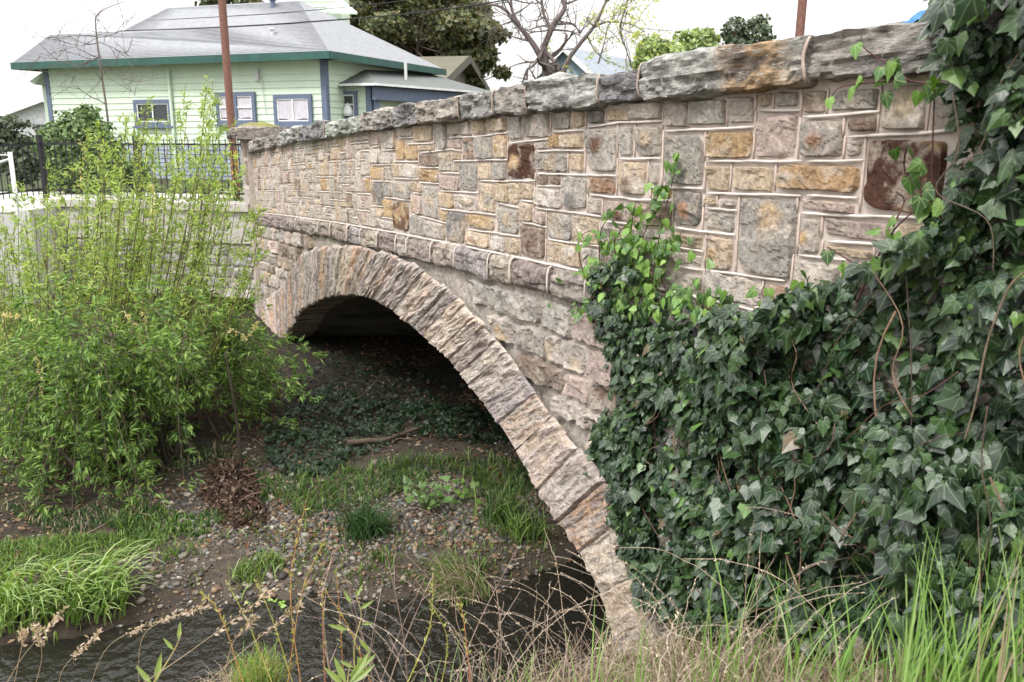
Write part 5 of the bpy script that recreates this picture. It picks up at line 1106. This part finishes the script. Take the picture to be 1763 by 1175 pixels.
# tussock of moss green grass at the bottom
m = MB(); n = 900; c_ = at(447, 1175, 3.6); B = c_+np.concatenate([rng.normal(0, .055, (n, 2)), rng.normal(0, .02, (n, 1))], 1); blades(m, B, rng.uniform(0, 6.28, n), rng.uniform(.06, .20, n), rng.uniform(.002, .004, n), rng.uniform(.2, 1.6, n), ncol([(.22,.34,.07),(.16,.27,.06),(.30,.24,.12)], n), seg=5)
n = 700; B = c_-[.10, 0, .12]+np.concatenate([rng.normal(0, .09, (n, 2)), rng.normal(0, .03, (n, 1))], 1); blades(m, B, rng.normal(math.radians(200), .9, n), rng.uniform(.1, .26, n), rng.uniform(.002, .004, n), rng.uniform(1.6, 2.9, n), ncol(DRY, n), seg=5)
g = np.linspace(0, np.pi/2, 7); a = np.linspace(0, 2*np.pi, 15); G, A = np.meshgrid(g, a, indexing='ij'); m.grid(c_-[0, 0, .9]+np.stack([.20*np.sin(G)*np.cos(A)*(1+.5*(1-np.cos(G))), .2*np.sin(G)*np.sin(A), .9*np.cos(G)], -1), (.10, .07, .04))
tag(m.build('tussock', M['grass']), 'round mossy green tussock with dead skirt standing in the rippled water', 'tussock')
# seed head grasses bottom left
m = MB()
SH = [((210,1200),(330,1120),(470,1015)),((0,1200),(40,1130),(110,1050)),((330,1200),(420,1120),(520,1040)),((240,1200),(250,1090),(355,1045)),((150,1200),(190,1110),(300,1060)),((380,1200),(400,1110),(440,1060)),((20,1200),(36,1120),(40,1090)),((55,1200),(72,1130),(60,1080)),((100,1200),(110,1150),(170,1090)),((440,1200),(520,1120),(600,1095)),((280,1200),(350,1130),(420,1095)),((0,1160),(5,1100),(20,1060))]
for i, p in enumerate(SH[:9]):
    Yd = 2.6+.12*(i % 5); c_ = catm([at(*q, Yd) for q in p], 20); c_ = np.concatenate([[c_[0]-[0, 0, .5]], c_]); m.tube(c_, np.linspace(.0016, .0006, 21), 4, (.45, .35, .25)); n_ = 60; x_ = 13+rng.random(n_)*6.9; ii = x_.astype(int); qq = c_[ii]*(1-(x_-ii)[:, None])+c_[ii+1]*(x_-ii)[:, None]; d = c_[ii+1]-c_[ii]; d /= np.linalg.norm(d, axis=1)[:, None]
    m.inst(LEAF4, LEAF4F, qq+rng.normal(0, .006, (n_, 3)), frames(rng.normal(0, 1, (n_, 3)), d+rng.normal(0, .4, (n_, 3))-[0, 0, .3]), rng.uniform(.012, .026, n_), ncol([(.52,.42,.34),(.44,.33,.27)], n_))
tag(m.build('seed_heads', M['grass']), 'feathery tan grass seed heads arching over the water', kind='stuff')
s_, t_ = scatter(6500, 5.9, 14, 3.4, 10, lambda s, t: np.clip(fbm(s*.7, t*.7, 71, 3)*3+.35, .02, 1)); P = W(s_, t_, gh(s_, t_)-.01); n = len(P); m = MB()
blades(m, P, rng.uniform(0, 6.28, n), rng.uniform(.06, .24, n), rng.uniform(.006, .014, n), rng.uniform(.4, 1.7, n), ncol(G1+G2, n), seg=4)
tag(m.build('rough_grass', M['grass']), 'rough grass on the bank left of the willows', kind='stuff')
# ================================================================== TREES, BUSHES, POLES BEYOND THE BRIDGE
rng = np.random.default_rng(15); random.seed(16)
def crown(blobs, n, sz, cols, flat=1., shell=.55, jag=.35, thr=-.28):
    # blobs: (px, py, radius px, depth)
    m = MB(); tot = sum(b[2]**2 for b in blobs)
    for (x, y, r, Yd) in blobs:
        k = max(20, int(n*r*r/tot)); c_ = at(x, y, Yd); R_ = r/F_PX*Yd; d = rng.normal(0, 1, (k, 3)); d /= np.linalg.norm(d, axis=1)[:, None]
        rr = R_*(shell+(1-shell)*rng.random(k)**.5)*(1+jag*fbm(d[:, 0]*2.4+x, d[:, 1]*2.4, d[:, 2]*2.4, 3)); P = c_+d*rr[:, None]*[1, 1, flat]
        base = fbm(P[:, 0]*1.1, P[:, 1]*1.1, P[:, 2]*1.1, 3)[:, None]
        keep = fbm(P[:, 0]*1.6, P[:, 1]*1.6, P[:, 2]*1.6+9, 3) > thr; P = P[keep]; base = base[keep]; dd = d[keep]; k = len(P)
        m.inst(LEAF4, LEAF4F, P, frames(dd+rng.normal(0, .7, (k, 3))+[0, 0, .3], rng.normal(0, 1, (k, 3))), np.repeat((sz*rng.uniform(.6, 1.5, k))[:, None], 3, 1)*[2.0, 1, 1], ncol(cols, k, .8, 1.2)*(1+.35*base))
    return m
def trunk(mb, pts, r0, r1, col, Y=None, n=14):
    P = [at(x, y, Y) for x, y in pts] if Y else pts; c_ = catm(P, n); mb.tube(c_, np.linspace(r0, r1, n), 7, col); return c_
def tree(label, blobs, n, sz, cols, base, th, cat='tree', group=None, name='tree', **k):
    e = empty(name, base); tag(e, label, cat, group); crown(blobs, n, sz, cols, **k).build('crown', M['dark'], e)
    m = MB(); top = at(blobs[0][0], blobs[0][1], blobs[0][3]); c_ = trunk(m, [np.array(base), (np.array(base)+top)/2+[.1, 0, 0], top], th, th*.4, (.10, .075, .06))
    for (x, y, r, Yd) in blobs[1:]:
        q = at(x, y, Yd); a = c_[random.randint(6, 12)]; m.tube(catm([a, (a+q)/2+[0, 0, -.1], q], 8), np.linspace(th*.16, th*.04, 8), 5, (.10, .075, .06))
    m.build('trunk', M['bark'], e, smooth=True); return e
G0 = -1.28
def gb(x, Y, z=G0): p = at(x, 200, Y); return np.array([p[0], Y, z])
OL = [(.10,.115,.045),(.075,.095,.04),(.14,.14,.055),(.055,.075,.035),(.13,.115,.05)]
bl = []
for i in range(62):
    x = random.uniform(600, 880); y = random.uniform(-45, 178)
    if x > 830 and 60 < y < 120 and random.random() < .6: continue
    if x > 850 and -10 < y < 60: continue
    bl.append((x, y, random.uniform(20, 44)*(1 if x < 820 else .62), random.uniform(38, 45)))
for q in [(630,60,50,44),(700,40,60,44),(690,120,45,44),(760,80,50,44),(800,30,45,44),(720,150,44,44),(780,130,40,44),(820,70,34,44),(660,20,50,44),(740,-10,50,44)]: bl.append(q)
tree('large olive brown conifer rising behind the green house roof', bl, 90000, .20, OL, gb(715, 42), .35, name='conifer_tree', flat=.6, shell=.1, jag=.4, thr=-.6)
tree('dark treetops peeping over the green house roof beside its ridge', [(365,8,22,52),(400,2,20,52),(440,6,16,52)], 900, .35, OL, gb(400, 52), .3)
LGc = [(.22,.29,.10),(.27,.34,.12),(.17,.23,.08)]; DG = [(.075,.105,.06),(.095,.12,.07),(.06,.08,.05)]
tree('bright yellow green round tree beyond the bridge, leftmost of two', [(1125,95,30,55),(1155,105,30,55),(1110,120,24,55),(1180,75,20,56)], 3200, .28, LGc, gb(1130, 55), .3)
tree('bright yellow green tree beside a dark one beyond the bridge', [(1210,80,28,56),(1220,100,26,56),(1185,110,26,56),(1240,110,22,56)], 3000, .28, LGc, gb(1215, 56), .3)
tree('dark green tree left of the brown pole beyond the parapet', [(1265,55,22,60),(1300,60,26,60),(1275,85,28,60),(1320,80,16,60),(1310,42,14,60)], 2600, .26, DG, gb(1290, 60), .3)
# hedge and shrubs behind the railing
SHc = [(.09,.15,.05),(.12,.19,.06),(.06,.10,.035),(.16,.22,.09)]
tree('large loose olive green shrub behind the railing near the thin bare tree', [(140,235,44,18.5),(105,250,38,18.5),(165,270,40,18.3),(120,290,42,18.3),(190,240,28,18.6),(150,200,18,18.6),(175,310,30,18.2)], 9000, .085, SHc, gb(140, 18.5), .06, 'shrub', 'shrubs behind the railing', 'shrub')
tree('dark clipped hedge at the far left behind the railing', [(10,225,26,20),(45,232,24,20),(-20,235,30,20),(15,262,34,20),(60,265,30,20),(80,240,20,20),(-30,280,34,20),(40,290,28,20)], 5600, .09, DG, gb(20, 20), .05, 'hedge', 'shrubs behind the railing', 'hedge')
tree('small green shrub under the three windows of the green house', [(215,290,26,19),(235,300,22,19)], 1800, .08, SHc, gb(220, 19), .04, 'shrub', 'shrubs behind the railing', 'shrub')
m = MB(); n = 5200; X = rng.uniform(-14, -2.5, n); Y_ = rng.uniform(15.9, 16.9, n); k = (Y_ > 15.9); blades(m, np.stack([X, Y_+0*X, np.full(n, G0-.02)], 1), rng.uniform(0, 6.28, n), rng.uniform(.06, .22, n), rng.uniform(.008, .016, n), rng.uniform(.3, 1.4, n), ncol(G1+G3[:1], n)); tag(m.build('verge_grass', M['grass']), 'grass verge behind the railing', kind='stuff')
# bare twigging
def twigs(mb, p, d, L_, r, lev, col, leaf=None):
    n = 5; pts = [p]; dd = d.copy()
    for i in range(n): dd = dd+rng.normal(0, .16, 3); dd /= np.linalg.norm(dd); pts.append(pts[-1]+dd*L_/n)
    mb.tube(np.array(pts), np.linspace(r, r*.45, n+1), 5 if lev > 1 else 3, col, cap=False)
    if leaf is not None and lev <= 1: leaf += pts[2:]
    if lev > 0:
        for i in range(random.randint(2, 3)): q = pts[random.randint(1, n)]; nd = dd*.6+rng.normal(0, .6, 3)+[0, 0, .1]; nd /= np.linalg.norm(nd); twigs(mb, q, nd, L_*random.uniform(.45, .75), r*.5, lev-1, col, leaf)
BK = (.13, .105, .10)
def baretree(label, base, limbs, Y, leafcols=None, name='bare_tree', lev=2, tl=1.2):
    e = empty(name, base); tag(e, label, 'bare tree'); m = MB(); lf = []; limbs = [(p_, a_*.62, b_*.55) for p_, a_, b_ in limbs]
    for pts, r0, r1 in limbs:
        c_ = trunk(m, pts, r0, r1, BK, Y, 16)
        for j in range(3, 16, 2): d = rng.normal(0, 1, 3)+[0, 0, .5]; d /= np.linalg.norm(d); twigs(m, c_[j], d, tl*random.uniform(.5, 1), r1*.7+.006, lev, BK, lf if leafcols else None)
    m.build('trunk', M['bark'], e, smooth=True)
    if leafcols and lf:
        lf = np.array(lf); n = len(lf); q = MB(); q.inst(LEAF4, LEAF4F, lf+rng.normal(0, .05, (n, 3)), frames(rng.normal(0, 1, (n, 3)), rng.normal(0, 1, (n, 3))), rng.uniform(.08, .18, n), ncol(leafcols, n)); q.build('buds', M['young'], e)
baretree('thick leafless grey forked tree beyond the bridge parapet', gb(940, 28), [([(942,175),(940,120),(936,80)], .26, .20), ([(938,110),(915,72),(890,42),(862,12),(820,8)], .17, .04), ([(895,45),(880,10),(884,-50)], .09, .06), ([(936,82),(946,50),(935,20),(930,-40)], .10, .06), ([(937,80),(952,45),(972,15),(968,-5),(975,-60)], .16, .08), ([(950,50),(935,45),(910,52)], .06, .03), ([(960,42),(985,42),(1000,58)], .07, .03), ([(914,72),(890,66),(872,60)], .05, .02)], 28, lev=2, tl=1.3)
baretree('leaning budding tree with sparse yellow green leaves before the blue gabled house', gb(960, 30), [([(960,170),(975,110),(1003,70),(1025,42),(1050,-15),(1060,-60)], .15, .05), ([(1015,52),(1045,38),(1085,42),(1110,55)], .07, .02), ([(1088,-20),(1068,48),(1078,85),(1086,112)], .06, .025), ([(1030,110),(1040,75),(1046,45)], .05, .02)], 30, [(.45,.50,.12),(.38,.42,.10)], lev=2, tl=1.5)
baretree('thin young leafless tree in front of the green house wall', gb(192, 19), [([(194,330),(186,210),(175,130),(166,60),(164,32)], .045, .02), ([(168,75),(130,78),(95,66)], .015, .006), ([(170,100),(130,112),(70,92)], .015, .005), ([(168,72),(200,85),(228,100)], .015, .005), ([(172,118),(205,130),(232,165)], .013, .005), ([(166,66),(200,58),(215,45)], .012, .005), ([(170,98),(140,118),(120,150)], .012, .004)], 19, lev=1, tl=.9)
# poles and wires
def pole(label, p0, p1, r, Y, zb):
    e = empty('utility_pole', [*at(*p1, Y)[:2], zb]); tag(e, label, 'pole'); a, b = at(*p0, Y), at(*p1, Y); d = (a-b)/(a[2]-b[2]); top = a+d*3.5; bot = b+d*(zb-b[2]); m = MB(); q = np.linspace(0, 1, 20)[:, None]; m.tube(bot+(top-bot)*q, r, 14, (.17, .085, .065)); m.build('shaft', M['bark'], e, smooth=True)
    m = MB(); m.tube(np.array([top, top+Z*.05, top+Z*.07]), [r*1.15, r*1.15, r*.4], 14, (.15, .08, .07)); m.build('cap', M['bark'], e, smooth=True); return top
pole('slim rusty brown pole in front of the green house', (382,0), (401,250), .072, 17.0, G0)
pole('slim rusty brown pole standing behind the bridge parapet against the sky', (1382,0), (1376,70), .043, 9.0, -.7)
M['wire'] = mat('black cable', (.03, .03, .03), attr=False)
w1 = [at(204,54,27.0), at(385,47,17.3), at(560,36,17), at(700,24,17), at(850,4,17), at(1000,-25,17)]
m = MB(); m.tube(catm(w1, 60), .014, 6); tag(m.build('overhead_cable', M['wire'], smooth=True), 'lower thicker black cable sagging past the green house roof', 'cable', 'overhead cables')
w1 = [at(250,36,26.0), at(400,28,17.5), at(515,20,17.5), at(690,2,17.5), at(800,-20,17.5)]
m = MB(); m.tube(catm(w1, 60), .008, 6); tag(m.build('overhead_cable', M['wire'], smooth=True), 'upper thinner cable crossing the green house roof', 'cable', 'overhead cables')
# yellow flowers by the pole foot
m = MB(); 
for y in (266, 281, 297): 
    n = 30; P = at(404, y, 14.6)+rng.normal(0, .03, (n, 3)); m.inst(LEAF4, LEAF4F, P, frames(rng.normal(0, 1, (n, 3)), rng.normal(0, 1, (n, 3))), rng.uniform(.03, .05, n), np.tile([[.75, .55, .03]], (n, 1)))
m.tube(np.array([[*at(404,300,14.6)[:2], -1.15], at(404,300,14.6), at(404,264,14.6)]), .006, 5, (.1, .15, .04)); tag(m.build('yellow_flowers', M['young']), 'small yellow flowers growing up beside the end pillar of the bridge', 'flowers')
# blue gabled house, brown roofed house, far left houses
def gable(label, P, w, d, h, rh, rot, wallc, roofc, name='distant_house', trim=(.75, .75, .75)):
    e = empty(name, P); tag(e, label, 'house', 'houses beyond the bridge'); c_, s_ = math.cos(rot), math.sin(rot); ax, ay = np.array([c_, s_, 0]), np.array([-s_, c_, 0]); P = np.array(P)
    m = MB(); m.box(P-ax*w/2, ax*w, ay*d, Z*h); m.add([P-ax*w/2+Z*h, P+ax*w/2+Z*h, P+Z*(h+rh)], [(0, 1, 2)]); m.add([P-ax*w/2+Z*h+ay*d, P+ax*w/2+Z*h+ay*d, P+Z*(h+rh)+ay*d], [(2, 1, 0)]); m.build('wall', mat(name+' wall', wallc, attr=False, rough=.8), e)
    m = MB()
    for sg in (-1, 1):
        a = P+ax*sg*(w/2+.4)+Z*(h-.4*rh/(w/2))-ay*.5; b = P+Z*(h+rh)-ay*.5; L_ = ay*(d+1); m.add([a, b, b+L_, a+L_, a+Z*.15, b+Z*.15, b+L_+Z*.15, a+L_+Z*.15], [(0, 1, 2, 3), (4, 7, 6, 5), (0, 4, 5, 1), (1, 5, 6, 2), (2, 6, 7, 3), (3, 7, 4, 0)])
    m.build('roof', mat(name+' roof', roofc, attr=False, rough=.9, tone=(.8, 1.15), nscale=2), e)
    m = MB()
    for sg in (-1, 1): a = P+ax*sg*(w/2+.42)+Z*(h-.4*rh/(w/2)-.12)-ay*.56; b = P+Z*(h+rh-.12)-ay*.56; m.add([a, b, b+Z*.3, a+Z*.3], [(0, 1, 2, 3)])
    m.build('bargeboard', mat(name+' trim', trim, attr=False), e)
    m = MB(); m.box(P-ax*.5-ay*.05+Z*(h-1.3), ax*1.0, ay*.04, Z*1.1); m.build('window', M['glass'], e)
gp = at(977, 86, 48); gable('pale blue gabled house seen between the bare trees above the parapet', [gp[0], 48, G0], 5.2, 9, gp[2]-G0-2.2, 2.2, R(-28), (.33, .44, .52), (.25, .28, .32))
gp = at(850, 100, 36); gable('brown roofed house in shade under the conifer', [gp[0]-1.5, 37, G0], 7, 9, gp[2]-G0-1.0, 1.0, R(80), (.13, .12, .10), (.13, .12, .09), trim=(.12, .11, .09))
gp = at(75, 172, 45); gable('white gabled house at the far left behind the green house', [gp[0], 45, G0], 5, 6, gp[2]-G0-1.0, 1.0, R(20), (.75, .76, .78), (.38, .42, .5))
gp = at(40, 190, 55); gable('small grey roofed house farthest left on the horizon', [gp[0]-1, 55, G0], 5, 6, gp[2]-G0-1.3, 1.3, R(70), (.6, .6, .62), (.42, .45, .5))
# far tree line so the horizon is closed
m = crown([(x, 222-random.uniform(0, 10), random.uniform(16, 30), random.uniform(95, 130)) for x in range(-400, 2300, 26)], 5000, .8, DG)
tag(m.build('far_trees', M['dark']), 'distant tree line along the horizon', kind='stuff')
m = MB(); g = np.linspace(-1, 1, 9); A, B = np.meshgrid(g, g, indexing='ij'); P = W(wp(1590, 15, -.1)[0], -.1, wp(1592, 30, -.1)[1]-.02); m.grid(P+A[..., None]*U*.045+B[..., None]*N*.05+Z*(.05*(1-A**2)*(1-B**2)+.015*fbm(A*2, B*2, 1, 2))[..., None], (.04, .16, .36), flip=True)
tag(m.build('blue_cloth', mat('blue cloth', rough=.6)), 'scrap of blue cloth on the coping half hidden by the top of the ivy', 'cloth')
for o in bpy.data.objects:
    if '_w' in o: del o['_w']
